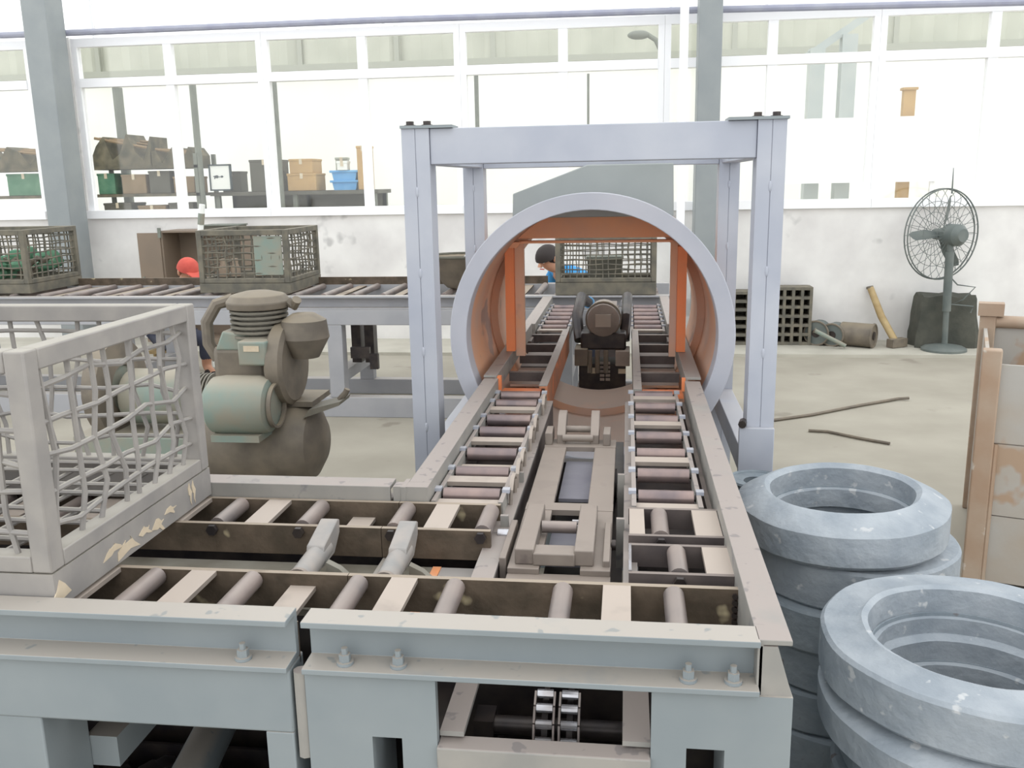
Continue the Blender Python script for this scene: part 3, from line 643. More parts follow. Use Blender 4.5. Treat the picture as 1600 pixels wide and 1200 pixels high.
# ================================================================== wire crates
def wire(t, pts, r, m, nm='wire'): return MB().tube(pts, r, 6).build(nm, m, t)
def crate(label, x0, x1, y0, y1, z0, z1, m, nx, ny, nz, r=.0065, jit=.02, post=.035, skirt=.08, mesh_floor=True, seed=1, nx_faces=(0, 1)):
    R = random.Random(seed)
    t = thing('wire_crate', label, 'crate', ((x0+x1)/2, (y0+y1)/2, z0), 'wire mesh crates')
    zs = z0+skirt
    for a in (x0, x1-post):
        for b in (y0, y1-post): box('corner_post', m, t, a, a+post, b, b+post, zs, z1, .004)
    for b in (y0, y1-post):
        box('top_rail', m, t, x0+post, x1-post, b, b+post, z1-post, z1, .004); box('bottom_rail', m, t, x0+post, x1-post, b, b+post, zs, zs+post*.8, .003)
        box('base_skirt', m, t, x0, x1, b, b+post, z0, zs-.002)
    for a in (x0, x1-post):
        box('top_rail', m, t, a, a+post, y0+post, y1-post, z1-post, z1, .004); box('bottom_rail', m, t, a, a+post, y0+post, y1-post, zs, zs+post*.8, .003)
        box('base_skirt', m, t, a, a+post, y0+post, y1-post, z0, zs-.002)
    j = lambda: R.uniform(-jit, jit)
    pm = post/2
    for k in range(ny):     # verticals of the two X faces
        yy = y0+post+(y1-y0-2*post)*(k+.5)/ny
        for a in (x0+pm, x1-pm):
            d = [j() for _ in range(5)]
            wire(t, [(a+(.004 if i % 2 else -.004), yy+d[i], zs+(z1-zs-post)*i/4+post*.3) for i in range(5)], r, m)
    for k in range(nx):
        xx = x0+post+(x1-x0-2*post)*(k+.5)/nx
        for b in (y0+pm, y1-pm):
            d = [j() for _ in range(5)]
            wire(t, [(xx+d[i], b+(.004 if i % 2 else -.004), zs+(z1-zs-post)*i/4+post*.3) for i in range(5)], r, m)
    for k in range(nz):
        zz = zs+post+(z1-zs-2*post)*(k+.5)/nz
        for a in (x0+pm, x1-pm):
            wire(t, [(a+(.006 if (i+k) % 2 else -.006), y0+post*.5+(y1-y0-post)*i/6, zz+j()*.7) for i in range(7)], r, m)
        for b in (y0+pm, y1-pm):
            wire(t, [(x0+post*.5+(x1-x0-post)*i/6, b+(.006 if (i+k) % 2 else -.006), zz+j()*.7) for i in range(7)], r, m)
    if mesh_floor:
        for k in range(nx): wire(t, [(x0+(x1-x0)*(k+.5)/nx+j(), y0+post, zs+.01), (x0+(x1-x0)*(k+.5)/nx+j(), y1-post, zs+.01)], r, m, 'floor_wire')
        for k in range(ny): wire(t, [(x0+post, y0+(y1-y0)*(k+.5)/ny+j(), zs+.022), (x1-post, y0+(y1-y0)*(k+.5)/ny+j(), zs+.022)], r, m, 'floor_wire')
    return t
c1 = crate('large pale wire crate with bent wires on the front left roller table', -1.83, -1.095, 1.516, 2.197, .851, 1.362, 'crate_paint', 8, 8, 5, .0058, .02, .042, .075, seed=3)
for y, z, a, b in ((1.53, .87, .03, .05), (1.72, .89, .04, .03), (1.78, .875, .05, .05), (1.86, .88, .03, .03), (1.92, .87, .03, .04), (1.98, .885, .03, .02), (2.08, .89, .01, .04), (2.1, .89, .01, .04)):
    p = [(y+a*math.cos(t)*(.7+.5*math.sin(3*t+y*9)), z+b*.7*math.sin(t)*(.7+.5*math.cos(2*t+y*7))) for t in [k*.628 for k in range(10)]]
    p = [(u, min(max(v, .853), .924)) for u, v in p]
    MB().prism(p, 'x', -1.0955, -1.0935).build('paint_chip', 'cream_patch', c1)
c2 = crate('grey wire crate on the back conveyor left of the gantry', -3.11, -2.42, 6.36, 7.04, .893, 1.345, 'old_crate', 9, 9, 6, .006, .008, .04, .07, seed=4)
box('cover_sheet', 'green_paint', c2, -2.68, -2.47, 6.372, 6.378, 1.02, 1.3)
c3 = crate('wire crate holding green scrap at the left end of the back conveyor', -5.18, -4.46, 6.36, 7.04, .893, 1.365, 'old_crate', 9, 9, 6, .006, .008, .04, .07, seed=5)
c4 = crate('wire crate waiting at the far end of the central track', -.485, .2, 6.24, 6.62, .885, 1.275, 'old_crate', 14, 8, 7, .0042, .006, .035, .085, mesh_floor=False, seed=6)
box('floor_sheet', 'old_crate', c4, -.45, .165, 6.275, 6.585, .95, .955)
o = MB().box(-.27, -.03, 6.33, 6.52, .957, 1.13).build('parts_box', 'dark_box', None, .006); tag(o, 'dark box standing inside the far crate beyond the drum', 'box'); box('box_rim', 'dark_pole', o, -.278, -.022, 6.322, 6.528, 1.118, 1.136)
gs = thing('green_scrap', 'heap of green and grey scrap inside the left back crate', 'scrap', (-4.8, 6.7, .99))
mb = MB()
for i in range(26):
    mb.ball((-4.8+rnd.uniform(-.24, .24), 6.7+rnd.uniform(-.22, .22), 1.04+rnd.uniform(-.03, .12)), (rnd.uniform(.04, .1), rnd.uniform(.04, .1), rnd.uniform(.03, .07)), 7, 5)
mb.build('heap', 'green_rubbish', gs)
for i in range(5): MB().cyl((-5+.08*i, 6.5+.05*i, 1.0), (-4.75+.06*i, 6.55+.04*i, 1.14), .02, n=8).build('scrap_rod', 'grimy_iron', gs)
for i, (x, l) in enumerate(((-2.98, 'small tan casting inside the back crate, nearest its left post'), (-2.9, 'small tan casting inside the back crate, beside the leftmost one'), (-2.72, 'small rusty casting inside the back crate, right of the others'))):
    o = MB().lathe((x, 6.5+.03*i, .998), [(0, 0), (.035, 0), (.035, .06), (.02, .09), (.022, .13), (0, .13)], 'z', 14).build('small_casting', 'rust_frame'); tag(o, l, 'casting')

# ================================================================== compressor
cp = thing('air_compressor', 'grimy green piston air compressor behind the front wire crate', 'compressor', (-1.62, 3.85, 0))
TY = 3.95
MB().lathe((0, TY+.02, .48), [(0, -1.985), (.1, -1.98), (.17, -1.95), (.19, -1.9), (.19, -1.5), (.17, -1.44), (.1, -1.4), (0, -1.39)], 'x', 28).build('air_tank', 'grimy_iron', cp)
for x in (-1.85, -1.55):
    for y in (TY-.15, TY+.15): MB().bar((x, y, 0), (x, TY+(.1 if y > TY else -.1), .34), .05, .03).build('tank_leg', 'grimy_iron', cp)
box('bed_plate', 'grimy_iron', cp, -1.95, -1.42, TY-.05, TY+.2, .66, .685)
mo = MB().lathe((0, TY-.2, .705), [(0, -1.84), (.09, -1.84), (.125, -1.81), (.132, -1.76), (.132, -1.6), (.118, -1.555), (.09, -1.54), (0, -1.535)], 'x', 28).build('motor', 'green_paint', cp)
box('motor_foot', 'green_paint', mo, -1.8, -1.58, TY-.3, TY-.1, .56, .59)
MB().lathe((0, TY-.2, .705), [(.09, -1.538), (.1, -1.538), (.1, -1.52), (.09, -1.52)], 'x', 24, True).build('end_cover', 'grimy_iron', mo)
# flywheel guard disc
MB().lathe((0, TY-.02, .86), [(0, -1.58), (.17, -1.58), (.19, -1.565), (.19, -1.51), (.17, -1.495), (.06, -1.49), (0, -1.49)], 'x', 32).build('flywheel', 'grimy_iron', cp)
# crankcase and finned cylinder
box('crankcase', 'grimy_iron', cp, -1.86, -1.6, TY-.1, TY+.12, .70, .95, .03)
MB().prism([(-1.84, .93), (-1.62, .93), (-1.66, 1.0), (-1.8, 1.02)], 'y', TY-.1, TY+.08).build('crank_cover', 'green_paint', cp, .01)
mb = MB()
for k in range(6): mb.lathe((-1.66, TY, .985+k*.022), [(.0, 0), (.13, 0), (.13, .011), (.0, .011)], 'z', 24)
mb.lathe((-1.66, TY, .97), [(0, 0), (.1, 0), (.1, .14), (0, .14)], 'z', 20); mb.build('finned_cylinder', 'finned_iron', cp)
MB().lathe((-1.66, TY, 1.112), [(0, 0), (.14, 0), (.145, .03), (.12, .06), (.06, .075), (0, .08)], 'z', 24).build('cylinder_head', 'grimy_iron', cp, .004)
MB().tube([(-1.78, TY, 1.15), (-1.85, TY-.02, 1.13), (-1.9, TY-.03, 1.05), (-1.9, TY-.03, .95), (-1.86, TY-.03, .88)], .028, 10).build('intake_pipe', 'grimy_iron', cp)
MB().tube([(-1.52, TY, 1.14), (-1.49, TY, 1.12), (-1.47, TY-.02, 1.15)], .022, 10).build('valve_stub', 'grimy_iron', cp)
MB().lathe((-1.44, TY-.03, 1.0), [(0, -.12), (.06, -.11), (.11, -.02), (.1, .06), (.05, .09), (0, .095)], 'z', 18).build('air_filter', 'grimy_iron', cp)
box('switch_box', 'green_paint', cp, -1.69, -1.56, TY-.2, TY-.11, .88, .99, .01)
box('switch_label', 'cream_patch', cp, -1.66, -1.59, TY-.203, TY-.2, .945, .97)
MB().tube([(-1.57, TY-.16, .98), (-1.54, TY-.18, .92), (-1.54, TY-.17, .84), (-1.56, TY-.12, .76)], .007, 6).build('copper_pipe', 'copper', cp)
MB().prism([(-1.45, .62), (-1.28, .68), (-1.27, .70), (-1.42, .66)], 'y', TY-.1, TY+.06).build('tank_bracket', 'finned_iron', cp)
MB().tube([(-1.3, TY-.02, .69), (-1.27, TY-.02, .72), (-1.26, TY-.02, .74)], .014, 8).build('drain_cock', 'grimy_iron', cp)
# second motor, seen through the crate
pm_ = thing('green_pump', 'pale green motor pump seen through the mesh of the front crate', 'pump', (-2.55, 4.25, 0))
MB().lathe((0, 4.25, .62), [(0, -2.5), (.13, -2.5), (.14, -2.48), (.14, -2.2), (.12, -2.17), (0, -2.17)], 'x', 28).build('motor', 'green_paint', pm_)
mb = MB()
for k in range(7): mb.lathe((0, 4.25, .62), [(.0, -2.165+.018*k), (.12, -2.165+.018*k), (.12, -2.157+.018*k), (.0, -2.157+.018*k)], 'x', 22)
mb.build('cooling_fins', 'finned_iron', pm_)
MB().lathe((0, 4.25, .66), [(.12, -2.62), (.24, -2.62), (.25, -2.57), (.25, -2.54), (.12, -2.53)], 'x', 30, True).build('pulley', 'grimy_iron', pm_)
MB().lathe((0, 4.25, .66), [(0, -2.61), (.12, -2.61), (.12, -2.54), (0, -2.54)], 'x', 20).build('hub', 'green_paint', pm_)
box('base', 'green_paint', pm_, -2.72, -2.0, 4.05, 4.45, .36, .46, .01)
for x in (-2.68, -2.1):
    for y in (4.08, 4.38): box('leg', 'grimy_iron', pm_, x, x+.05, y, y+.05, 0, .36)

# ================================================================== casting rings
def ring(label, cx, cy, z, tilt=(0, 0), kind=0, m='casting', n=56, group='cast rings in the two stacks', R=.328, hh=.108):
    R0 = random.Random(int(cx*1000+z*997))
    t = thing('cast_ring', label, 'ring', (cx, cy, z), group, local=True)
    if kind == 0: prof = [(.205, 0), (R-.012, 0), (R, .012), (R+.002, hh*.76), (R-.004, hh*.80), (.238, hh+.01), (.228, hh+.012), (.212, hh), (.216, hh*.5), (.203, hh*.46)]
    else: prof = [(.205, 0), (R-.01, 0), (R, .01), (R, hh-.008), (R-.008, hh), (.25, hh+.003), (.24, hh+.01), (.226, hh+.004), (.22, hh*.45), (.205, hh*.42)]
    prof = [(r*R/.328 if i not in () else r, h) for i, (r, h) in enumerate(prof)]
    mb = MB().lathe((0, 0, 0), prof, 'z', n, True)
    for v in mb.v:
        a = math.atan2(v.y, v.x); k = 1+.006*math.sin(5*a+z*31)+.004*math.sin(11*a+z*17); v.x *= k; v.y *= k
    mb.build('body', m, t)
    lip = MB().lathe((0, 0, 0), [(.214*R/.328, hh*.44), (.219*R/.328, hh*.44), (.219*R/.328, hh*.52), (.214*R/.328, hh*.52)], 'z', n, True).build('inner_step', 'casting_dark', t)
    t.rotation_euler = (tilt[0], tilt[1], R0.uniform(0, 6))
    t.rotation_euler = (Matrix.Rotation(tilt[0], 4, 'X') @ Matrix.Rotation(tilt[1], 4, 'Y') @ Matrix.Rotation(R0.uniform(0, 6), 4, 'Z')).to_euler()
    return t
ords = ['bottom', 'second', 'third', 'fourth', 'fifth', 'topmost']
offA = [(.03, .01), (.05, .03), (.04, -.02), (.06, .01), (.0, -.03), (0, 0)]
for i in range(6):
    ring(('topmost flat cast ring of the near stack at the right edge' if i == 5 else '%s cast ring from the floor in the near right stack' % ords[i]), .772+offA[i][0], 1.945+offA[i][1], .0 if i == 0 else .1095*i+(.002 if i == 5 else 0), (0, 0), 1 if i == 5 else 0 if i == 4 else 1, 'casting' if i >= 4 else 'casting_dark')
offB = [(.02, 0), (.0, .02), (.04, 0), (.01, .0), (.035, .01), (0, 0)]
for i in range(6):
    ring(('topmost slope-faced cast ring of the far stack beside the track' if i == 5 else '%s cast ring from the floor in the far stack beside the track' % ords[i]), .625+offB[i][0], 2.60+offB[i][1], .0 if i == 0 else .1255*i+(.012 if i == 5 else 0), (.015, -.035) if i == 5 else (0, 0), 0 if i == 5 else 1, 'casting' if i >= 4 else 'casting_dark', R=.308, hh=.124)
for i in range(7):
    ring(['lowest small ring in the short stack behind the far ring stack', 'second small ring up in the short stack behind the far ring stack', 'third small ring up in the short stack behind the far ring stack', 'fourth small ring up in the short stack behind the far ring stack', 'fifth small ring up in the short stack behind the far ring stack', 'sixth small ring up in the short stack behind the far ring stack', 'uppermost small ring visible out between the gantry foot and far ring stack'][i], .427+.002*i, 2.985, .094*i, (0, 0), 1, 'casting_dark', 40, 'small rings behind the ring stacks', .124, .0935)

# ================================================================== rusty bin on the right
rb = thing('rusty_bin', 'rusty steel stillage bin at the right edge behind the rings', 'bin', (1.375, 3.68, 0), local=True)
BW, BD, BH = 1.1, 1.03, .98
for x in (0, BW-.07):
    for y in (0, BD-.06): box('corner_post', 'rust_frame', rb, x, x+.07, y, y+.06, 0, BH, .006)
for z0, z1 in ((.02, .30), (.305, .60), (.605, .92)):
    box('panel', 'rust_sheet', rb, .07, BW-.07, .03, .045, z0, z1); box('panel', 'rust_sheet', rb, .07, BW-.07, BD-.03, BD-.015, z0, z1)
    box('panel', 'rust_sheet', rb, .02, .035, .06, BD-.06, z0, z1); box('panel', 'rust_sheet', rb, BW-.035, BW-.02, .06, BD-.06, z0, z1)
MB().cyl((.07, BD-.03, .95), (BW-.07, BD-.03, .95), .03, n=14).build('top_pipe', 'rust_frame', rb)
box('bottom_sheet', 'rust_sheet', rb, .035, BW-.035, .045, BD-.045, .04, .055)
box('stacking_lug', 'rust_frame', rb, -.01, .1, BD-.07, BD+.01, BH, BH+.06)
for y in (.03,): MB().cyl((.075, .022, .02), (.075, .022, .6), .012, n=8).build('weld_bead', 'rust_frame', rb)
rb.rotation_euler = (0, 0, math.radians(-19))

# ================================================================== pedestal fan
FX, FY, FZ = 2.88, 8.86, 1.10
fan = thing('pedestal_fan', 'grey industrial pedestal fan standing against the white wall', 'fan', (2.95, FY, .03))
MB().lathe((2.96, FY, .03), [(0, 0), (.2, 0), (.2, .02), (.17, .04), (.05, .06), (0, .065)], 'z', 28).build('base', 'fan_gray', fan)
MB().tube([(2.965, FY, .06), (2.95, FY, .6), (2.94, FY, 1.03)], .026, 10).build('inner_pole', 'fan_gray', fan)
MB().tube([(2.957, FY, .4), (2.95, FY, .6), (2.942, FY, .95)], .038, 12).build('outer_pole', 'fan_gray', fan)
yaw = math.radians(27); pit = math.radians(-4)
M = Matrix.Translation((2.9, FY+.14, FZ)) @ Matrix.Rotation(yaw, 4, 'Z')
def fpt(r, a, d): return M @ Vector((r*math.cos(a), -d, r*math.sin(a)))
RC = .415
for d, nm in ((-.07, 'cage_ring'), (.09, 'cage_ring')):
    MB().tube([fpt(RC, 2*math.pi*i/48, d*.25) for i in range(48)], .007, 6, True).build('cage_ring', 'fan_gray', fan)
for rr, d in ((.3, -.07), (.2, -.085), (.1, -.095), (.3, .09), (.16, .11)):
    MB().tube([fpt(rr, 2*math.pi*i/40, d) for i in range(40)], .0024, 5, True).build('guard_ring', 'fan_gray', fan)
for i in range(26):
    a = 2*math.pi*i/26
    MB().tube([fpt(.05, a, -.1), fpt(.2, a, -.085), fpt(.34, a, -.06), fpt(RC, a, -.018)], .0024, 5).build('guard_wire', 'fan_gray', fan)
    MB().tube([fpt(.07, a, .12), fpt(.2, a, .105), fpt(.34, a, .08), fpt(RC, a, .022)], .0024, 5).build('guard_wire', 'fan_gray', fan)
mb = MB(); c0 = M @ Vector((0, -.05, 0)); c1_ = M @ Vector((0, -.26, 0)); mb.tube([c0, M @ Vector((0, -.08, 0)), M @ Vector((0, -.21, 0)), c1_], [.07, .1, .1, .06], 20); mb.build('motor', 'fan_gray', fan)
mb = MB(); mb.tube([M @ Vector((0, .08, 0)), M @ Vector((0, -.04, 0))], [.05, .06], 16); mb.build('hub', 'fan_gray', fan)
for a0 in (75, 178, 300):
    a = math.radians(a0); pts = []
    for r, da, wd in ((.05, 0, .025), (.18, .0, .042), (.32, .05, .038), (.36, .05, .018)):
        ca = Vector((math.cos(a+da), 0, math.sin(a+da))); pe = Vector((-math.sin(a+da), 0, math.cos(a+da)))
        pts.append((M @ (ca*r+pe*wd+Vector((0, -.03, 0))), M @ (ca*r-pe*wd+Vector((0, .02, 0)))))
    vs = [p for q in pts for p in q]; off = (M.to_3x3() @ Vector((0, .006, 0)))
    n = len(vs); vs2 = vs+[v+off for v in vs]
    fs = []
    for i in range(3):
        a_ = 2*i; fs += [(a_, a_+1, a_+3, a_+2), (n+a_, n+a_+2, n+a_+3, n+a_+1), (a_, a_+2, n+a_+2, n+a_), (a_+1, n+a_+1, n+a_+3, a_+3)]
    fs += [(0, n, n+1, 1), (n-2, n-1, 2*n-1, 2*n-2)]
    MB().add(vs2, fs).build('blade', 'fan_gray', fan)
MB().tube([(2.95, FY+.1, .76), (3.05, FY+.05, .64), (3.2, FY+.02, .62), (3.1, FY+.03, .5), (3.0, FY+.03, .46), (3.2, FY+.03, .44), (3.18, FY+.03, .38)], .007, 6).build('cable', 'fan_gray', fan)
MB().cyl((2.95, FY+.1, FZ+.37), (2.945, FY+.1, FZ+.6), .008, .003, 6).build('aerial_rod', 'fan_gray', fan)
# cloth covered box behind the fan
mb = MB(); n = 28; prof = [(0, .285), (.12, .28), (.3, .262), (.45, .25), (.49, .235)]
rows = []
for z, s in prof:
    row = []
    for j in range(n):
        a = 2*math.pi*j/n; c, s_ = math.cos(a), math.sin(a); k = max(abs(c), abs(s_)); wob = 1+.03*math.sin(7*a+z*9)+(.05*math.sin(5*a) if z < .2 else 0)
        row.append((3.03+c/k*s*wob, 9.14+s_/k*s*.62*wob, .031+z+(.012*math.sin(6*a) if z > .4 else 0)))
    rows.append(row)
vs = [p for r in rows for p in r]+[(3.03, 9.14, .53)]
fs = [(i*n+j, i*n+(j+1) % n, (i+1)*n+(j+1) % n, (i+1)*n+j) for i in range(len(prof)-1) for j in range(n)]+[((len(prof)-1)*n+j, (len(prof)-1)*n+(j+1) % n, len(vs)-1) for j in range(n)]+[tuple(range(n-1, -1, -1))]
o = MB().add(vs, fs).build('covered_bale', 'black_cloth'); tag(o, 'bale wrapped in ragged black cloth behind the pedestal fan', 'bale')
# wooden handled tool
tl = thing('sledge_hammer', 'wooden handled hammer leaning on the wall left of the fan', 'hammer', (2.5, 9.1, .03))
MB().tube([(2.39, 9.36, .56), (2.47, 9.2, .3), (2.565, 9.04, .09)], [.032, .036, .034], 12).build('handle', 'wood', tl)
MB().bar((2.5, 8.96, .075), (2.66, 9.06, .075), .08, .08).build('head', 'grimy_iron', tl)
MB().tube([(2.388, 9.362, .555), (2.384, 9.368, .575)], [.036, .034], 12).build('handle_cap', 'grimy_iron', tl)
# small drums pile
for i, (x, y, r, l, lab, m) in enumerate(((1.87, 9.15, .12, .12, 'grey wire coil on the floor nearest the grid panels', 'fan_gray'), (2.02, 9.12, .11, .16, 'middle grey roll in the small pile by the wall', 'fan_gray'), (2.22, 9.05, .115, .3, 'rusty brown drum at the right of the small pile by the wall', 'grimy_iron'))):
    t = thing('scrap_roll', lab, 'roll', (x, y, .03))
    a = math.radians(30 if i < 2 else -60)
    d = Vector((math.sin(a), math.cos(a), 0))*l/2; c = Vector((x, y, .03+r))
    MB().cyl(c-d, c+d, r, n=22).build('body', m, t)
    MB().cyl(c-d*1.06, c-d*.9, r*.35, n=14).build('core', 'oily_steel', t)
    MB().tube([c-d+Vector((r*1.0*math.cos(q)*math.cos(a), -r*math.cos(q)*math.sin(a), r*math.sin(q)*.98)) for q in [2*math.pi*k/20 for k in range(20)]], .01, 6, True).build('rim', 'grimy_iron', t)
o = MB().cyl((1.8, 8.95, .2), (2.08, 8.9, .06), .02, n=10).build('green_rod', 'green_paint'); tag(o, 'short pale green rod lying against the small rolls', 'rod')
MB().cyl((1.79, 8.952, .205), (1.8, 8.95, .2), .026, n=10).build('rod_end', 'grimy_iron', o)
# grid panels
def grid(label, x0, x1, z1, y, nx, nz):
    t = thing('grid_panel', label, 'panel', ((x0+x1)/2, y, .03))
    for i in range(nx+1):
        x = x0+(x1-x0)*i/nx; box('bar', 'old_crate', t, x-.014, x+.014, y-.1, y+.1, .03, z1)
    for k in range(nz+1):
        z = .045+(z1-.06)*k/nz; box('bar', 'old_crate', t, x0+.014, x1-.014, y-.098, y+.098, z-.014, z+.014)
    box('backing', 'dark_box', t, x0, x1, y+.101, y+.11, .03, z1)
grid('low slatted grid crate by the wall left of the gantry post', 1.05, 1.32, .56, 9.2, 2, 6)
grid('square celled grid crate by the wall right of the gantry post', 1.36, 1.78, .6, 9.2, 5, 6)
# rods on the floor
o = MB().tube([(1.0, 6.25, .012), (1.3, 6.42, .012), (1.7, 6.72, .012), (2.02, 6.93, .014), (2.1, 6.93, .02)], .011, 6).build('steel_rod', 'grimy_iron'); tag(o, 'long thin steel rod on the floor right of the gantry', 'rod')
o = MB().tube([(1.2, 6.0, .012), (1.32, 5.98, .012), (1.5, 5.82, .012), (1.64, 5.72, .012)], .010, 6).build('steel_rod', 'grimy_iron'); tag(o, 'short bent steel rod on the floor just above the ring stack', 'rod')

# ================================================================== locker, pole, basin, plank
lk = thing('metal_locker', 'brown metal locker with open door behind the back conveyor', 'locker', (-4.4, 9.15, .03))
X0, X1, Z1 = -4.78, -3.9, 1.2
box('back', 'locker_brown', lk, X0, X1, 9.36, 9.38, .03, Z1); box('side', 'locker_brown', lk, X0, X0+.02, 9.0, 9.36, .03, Z1); box('side', 'locker_brown', lk, X1-.02, X1, 9.0, 9.36, .03, Z1)
box('top', 'locker_brown', lk, X0, X1, 9.0, 9.38, Z1, Z1+.02); box('base', 'locker_brown', lk, X0+.02, X1-.02, 9.0, 9.36, .03, .1); box('shelf', 'locker_brown', lk, X0+.02, X1-.02, 9.05, 9.36, .55, .57)
d = MB().box(-5.03, X0-.002, 8.985, 9.005, .06, Z1).build('door', 'locker_brown', lk); box('handle', 'dark_pole', d, -5.0, -4.985, 8.96, 8.985, .6, .75)
box('hinge', 'dark_pole', lk, X0-.02, X0+.01, 8.98, 9.0, 1.15, 1.25)
o = MB().box(-4.32, -3.95, 9.02, 9.25, 1.221, 1.27).build('tool_tray', 'dark_box'); tag(o, 'dark flat tray on top of the brown locker', 'tray'); box('tray_lip', 'dark_pole', o, -4.33, -3.94, 9.01, 9.26, 1.262, 1.275)
o = MB().tube([(-3.86, 8.0, .0), (-3.87, 8.0, 1.2), (-3.82, 8.0, 1.5)], .028, 8).build('white_pole', 'paper_white'); tag(o, 'thin white pole standing left of the back crate', 'pole'); cyl('grip', 'green_paint', o, (-3.849, 8.0, 1.32), (-3.833, 8.0, 1.42), .031, 8)
ba = thing('metal_basin', 'dark metal basin on the back conveyor beside the left gantry post', 'basin', (-1.22, 6.66, .893))
MB().lathe((-1.22, 6.66, .893), [(0, 0), (.1, 0), (.14, .04), (.2, .2), (.225, .22), (.23, .235), (.19, .215), (.13, .05), (0, .02)], 'z', 26).build('bowl', 'grimy_iron', ba)
MB().tube([(-1.22+.225*math.cos(a), 6.66+.225*math.sin(a), 1.125) for a in [2*math.pi*k/24 for k in range(24)]], .012, 6, True).build('rim', 'dark_box', ba)
MB().prism([(-1.2, 1.10), (-1.02, 1.12), (-1.0, 1.28), (-1.1, 1.22)], 'y', 6.6, 6.75).build('rag', 'paper_white', ba)
o = MB().bar((-.93, 7.2, 1.22), (-.62, 7.12, 0.02), .09, .03).build('leaning_plank', 'pale_wood'); tag(o, 'pale plank leaning behind the back conveyor, seen through the drum', 'plank')
MB().bar((-.934, 7.201, 1.235), (-.929, 7.2, 1.215), .094, .034).build('plank_end', 'wood', o)

# ================================================================== people
def skin_body(name, nodes, edges, m, parent, root=0, sub=2):
    me = bpy.data.meshes.new(name); pts = [Vector(n[0])-W[parent] for n in nodes]
    me.from_pydata(pts, edges, []); me.update(); me.materials.append(MATS[m])
    o = bpy.data.objects.new(name, me); COL.objects.link(o); o.parent = parent; W[o] = W[parent].copy()
    sm = o.modifiers.new('skin', 'SKIN'); sm.use_smooth_shade = True
    sv = me.skin_vertices[0].data
    for i, n in enumerate(nodes):
        r = n[1]; sv[i].radius = r if isinstance(r, tuple) else (r, r); sv[i].use_root = (i == root)
    s = o.modifiers.new('subsurf', 'SUBSURF'); s.levels = sub; s.render_levels = sub
    return o
def hand(nodes, edges, wrist, wp, d, side, upv):
    """palm with five bent fingers, chained on the wrist vertex"""
    d = d.normalized(); s = d.cross(upv).normalized()*side; u = s.cross(d).normalized()*side
    base = len(nodes); pal = wp+d*.05; nodes.append((pal, (.034, .018))); edges.append((wrist, base))
    for k, (off, ln) in enumerate(((-.03, .065), (-.010, .078), (.012, .074), (.032, .058))):
        b = len(nodes); p = pal+d*.04+s*off
        nodes += [(p, .0095), (p+d*ln*.5-u*.006, .0088), (p+d*ln*.85-u*.028, .0075)]; edges += [(base, b), (b, b+1), (b+1, b+2)]
    b = len(nodes); p = wp+d*.03-s*.036
    nodes += [(p, .011), (p+d*.03-s*.018-u*.006, .0095), (p+d*.056-s*.018-u*.016, .008)]; edges += [(base, b), (b, b+1), (b+1, b+2)]
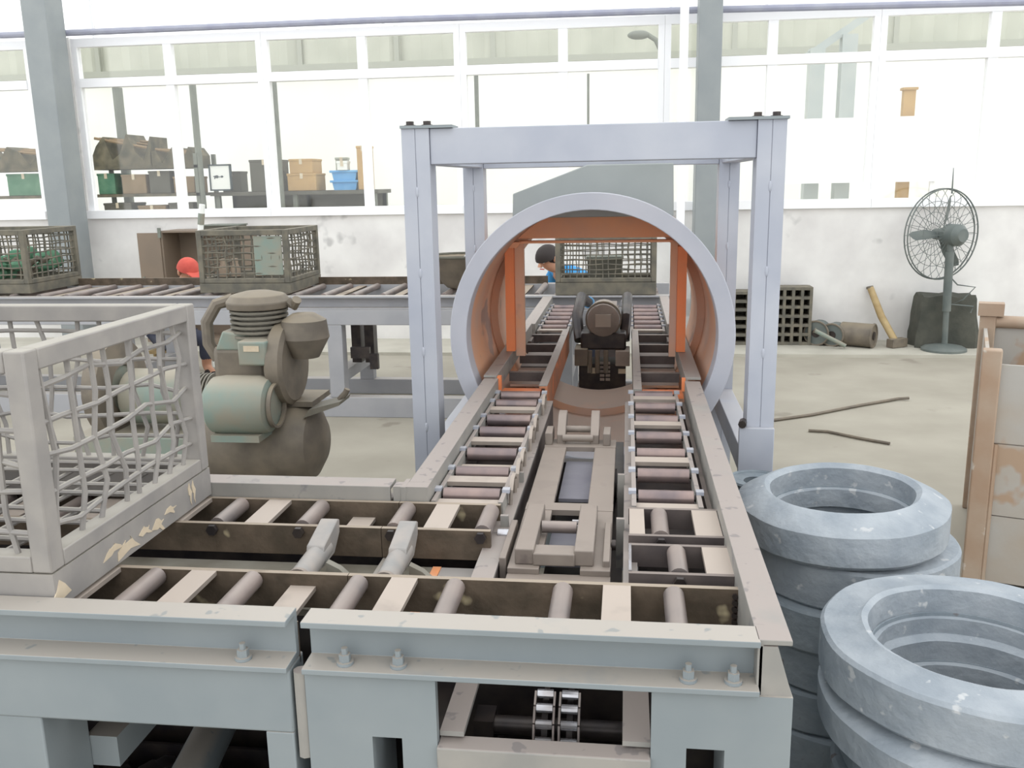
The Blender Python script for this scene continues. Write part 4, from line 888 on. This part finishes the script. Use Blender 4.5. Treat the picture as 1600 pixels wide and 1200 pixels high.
def person(label, pel, lean, head_dir, shirt, trousers, seat_z, hat, armfwd, stand=False):
    """seated worker; lean = direction of the spine, head_dir = where the face looks"""
    t = thing('person', label, 'person', (pel[0], pel[1], 0))
    P = Vector(pel); L = Vector(lean).normalized(); F = Vector(head_dir).normalized()
    fwd = Vector((F.x, F.y, 0)).normalized(); S_ = Vector((-fwd.y, fwd.x, 0))
    ch_ = P+L*.26; sh_ = P+L*.43; nk = P+L*.50+fwd*.03; hd = nk+L*.06+fwd*.045+Vector((0, 0, .02)); top = hd+Vector((0, 0, .075))
    nodes = [(P, (.14, .105)), (P+L*.13, (.125, .095)), (ch_, (.145, .105)), (sh_, (.09, .07)), (nk, .052), (hd, (.072, .082)), (top, (.062, .072))]
    edges = [(0,1),(1,2),(2,3),(3,4),(4,5),(5,6)]
    shirt_n = [(P+Vector((0,0,-.02)), (.152, .118)), (P+L*.13, (.138, .108)), (ch_, (.158, .118)), (sh_, (.102, .082)), (nk-L*.01, (.06, .06))]; shirt_e = [(0,1),(1,2),(2,3),(3,4)]
    tr_n = [(P+Vector((0,0,.03)), (.155, .12))]; tr_e = []
    for sd in (1, -1):
        sp = sh_+S_*.17*sd-L*.03; el = sp+Vector((0,0,-.2))+fwd*(.12+.05*armfwd)+S_*.05*sd; wr = el+fwd*.2+Vector((0,0,.02))-S_*.08*sd
        b = len(nodes); nodes += [(sp, .052), (el, .04), (wr, .028)]; edges += [(3, b), (b, b+1), (b+1, b+2)]
        hand(nodes, edges, b+2, wr, wr-el, sd, Vector((0,0,1)))
        b = len(shirt_n); mid = sp.lerp(el, .75); shirt_n += [(sp, .064), (mid, .056)]; shirt_e += [(3, b), (b, b+1)]
        hp = P+S_*.09*sd+Vector((0,0,-.04)); kn = hp+fwd*.4+S_*.05*sd+Vector((0,0,.02)); kn = kn if not stand else Vector((hp.x+S_.x*.03*sd+fwd.x*.06, hp.y+S_.y*.03*sd+fwd.y*.06, hp.z*.55)); an = Vector((kn.x-fwd.x*.05, kn.y-fwd.y*.05, .09)); to = an+fwd*.14+Vector((0,0,-.05))
        b = len(nodes); nodes += [(hp, .085), (kn, .06), (an, .042), (to, .035)]; edges += [(0, b), (b, b+1), (b+1, b+2), (b+2, b+3)]
        b = len(tr_n); tr_n += [(hp, .098), (kn, .073), (an+Vector((0,0,.05)), .058)]; tr_e += [(0, b), (b, b+1), (b+1, b+2)]
        MB().ball(an+fwd*.07+Vector((0,0,-.045)), (.06, .06, .045), 10, 7).ball(an+fwd*.14+Vector((0,0,-.055)), (.05, .05, .035), 10, 7).build('shoe', 'hair', t)
    skin_body('body', nodes, edges, 'skin', t)
    skin_body('shirt', shirt_n, shirt_e, shirt, t); skin_body('trousers', tr_n, tr_e, trousers, t)
    hc = hd+Vector((0,0,.03))
    fr = F; sdv = Vector((-fr.y, fr.x, 0)).normalized(); upv = sdv.cross(fr)*-1
    if upv.z < 0: upv = -upv
    MB().tube([hc+fr*.085+upv*.012, hc+fr*.108-upv*.018, hc+fr*.085-upv*.028], [.01, .016, .011], 8).build('nose', 'skin', t)
    for s2 in (1, -1):
        MB().ball(hc+fr*.078+sdv*.03*s2+upv*.01, .012, 8, 6).build('eye', 'paper_white', t)
        MB().ball(hc+fr*.087+sdv*.03*s2+upv*.01, .006, 8, 6).build('pupil', 'hair', t)
        MB().ball(hc+sdv*.082*s2-fr*.005, (.014, .022, .03), 8, 6).build('ear', 'skin', t)
    MB().bar(hc+fr*.088-upv*.052-sdv*.022, hc+fr*.088-upv*.052+sdv*.022, .01, .008).build('mouth', 'red_cloth', t)
    mb = MB()
    for i in range(7):
        for j in range(16):
            pass
    n = 18; rings = []
    for i in range(7):
        a = math.pi/2*i/6*.98; rr = .103*math.cos(a*.96); zz = .105*math.sin(a)
        rings.append([hc+upv*(.02+zz)+(fr*math.cos(q)*1.08+sdv*math.sin(q)*.92)*rr-fr*.008 for q in [2*math.pi*k/n for k in range(n)]])
    vs = [p for r in rings for p in r]; fs = [(i*n+j, i*n+(j+1) % n, (i+1)*n+(j+1) % n, (i+1)*n+j) for i in range(6) for j in range(n)]+[tuple(6*n+j for j in range(n)), tuple(range(n-1, -1, -1))]
    if hat:
        c = MB().add(vs, fs).build('cap', hat, t)
        q = [hc+upv*.03+fr*.09+sdv*.07, hc+upv*.02+fr*.165+sdv*.045, hc+upv*.018+fr*.175, hc+upv*.02+fr*.165-sdv*.045, hc+upv*.03+fr*.09-sdv*.07]
        m = len(q); MB().add(q+[v+upv*.008 for v in q], [tuple(range(m-1, -1, -1)), tuple(range(m, 2*m))]+[(i, (i+1) % m, m+(i+1) % m, m+i) for i in range(m)]).build('visor', hat, c)
        MB().ball(hc-fr*.05+upv*.0, (.07, .07, .05), 12, 8).build('hair', 'hair', t)
    else:
        h = MB().add([v-upv*.012 for v in vs], fs); h.ball(hc-fr*.035+upv*.005, (.092, .092, .085), 14, 9); h.build('hair', 'hair', t)
    if stand: return t
    st = thing('work_stool', 'low wooden stool under '+('the worker in the red cap' if hat else 'the worker in the blue shirt'), 'stool', (P.x, P.y, 0))
    box('seat', 'wood', st, P.x-.16, P.x+.16, P.y-.14, P.y+.14, seat_z-.03, seat_z)
    for a in (-.13, .11):
        for b in (-.11, .09): box('leg', 'wood', st, P.x+a, P.x+a+.02, P.y+b, P.y+b+.02, 0, seat_z-.03)
    return t
person('worker in red cap and white shirt bending behind the back conveyor', (-4.06, 7.66, .37), (.42, -.12, 1), (.75, -.6, -.35), 'white_cloth', 'navy_cloth', .24, 'red_cloth', 0)
person('dark haired worker in blue shirt stooping behind the far crate', (-.16, 7.62, .64), (-.78, -.12, .6), (-.6, -.75, -.4), 'blue_cloth', 'navy_cloth', .32, None, 0, True)
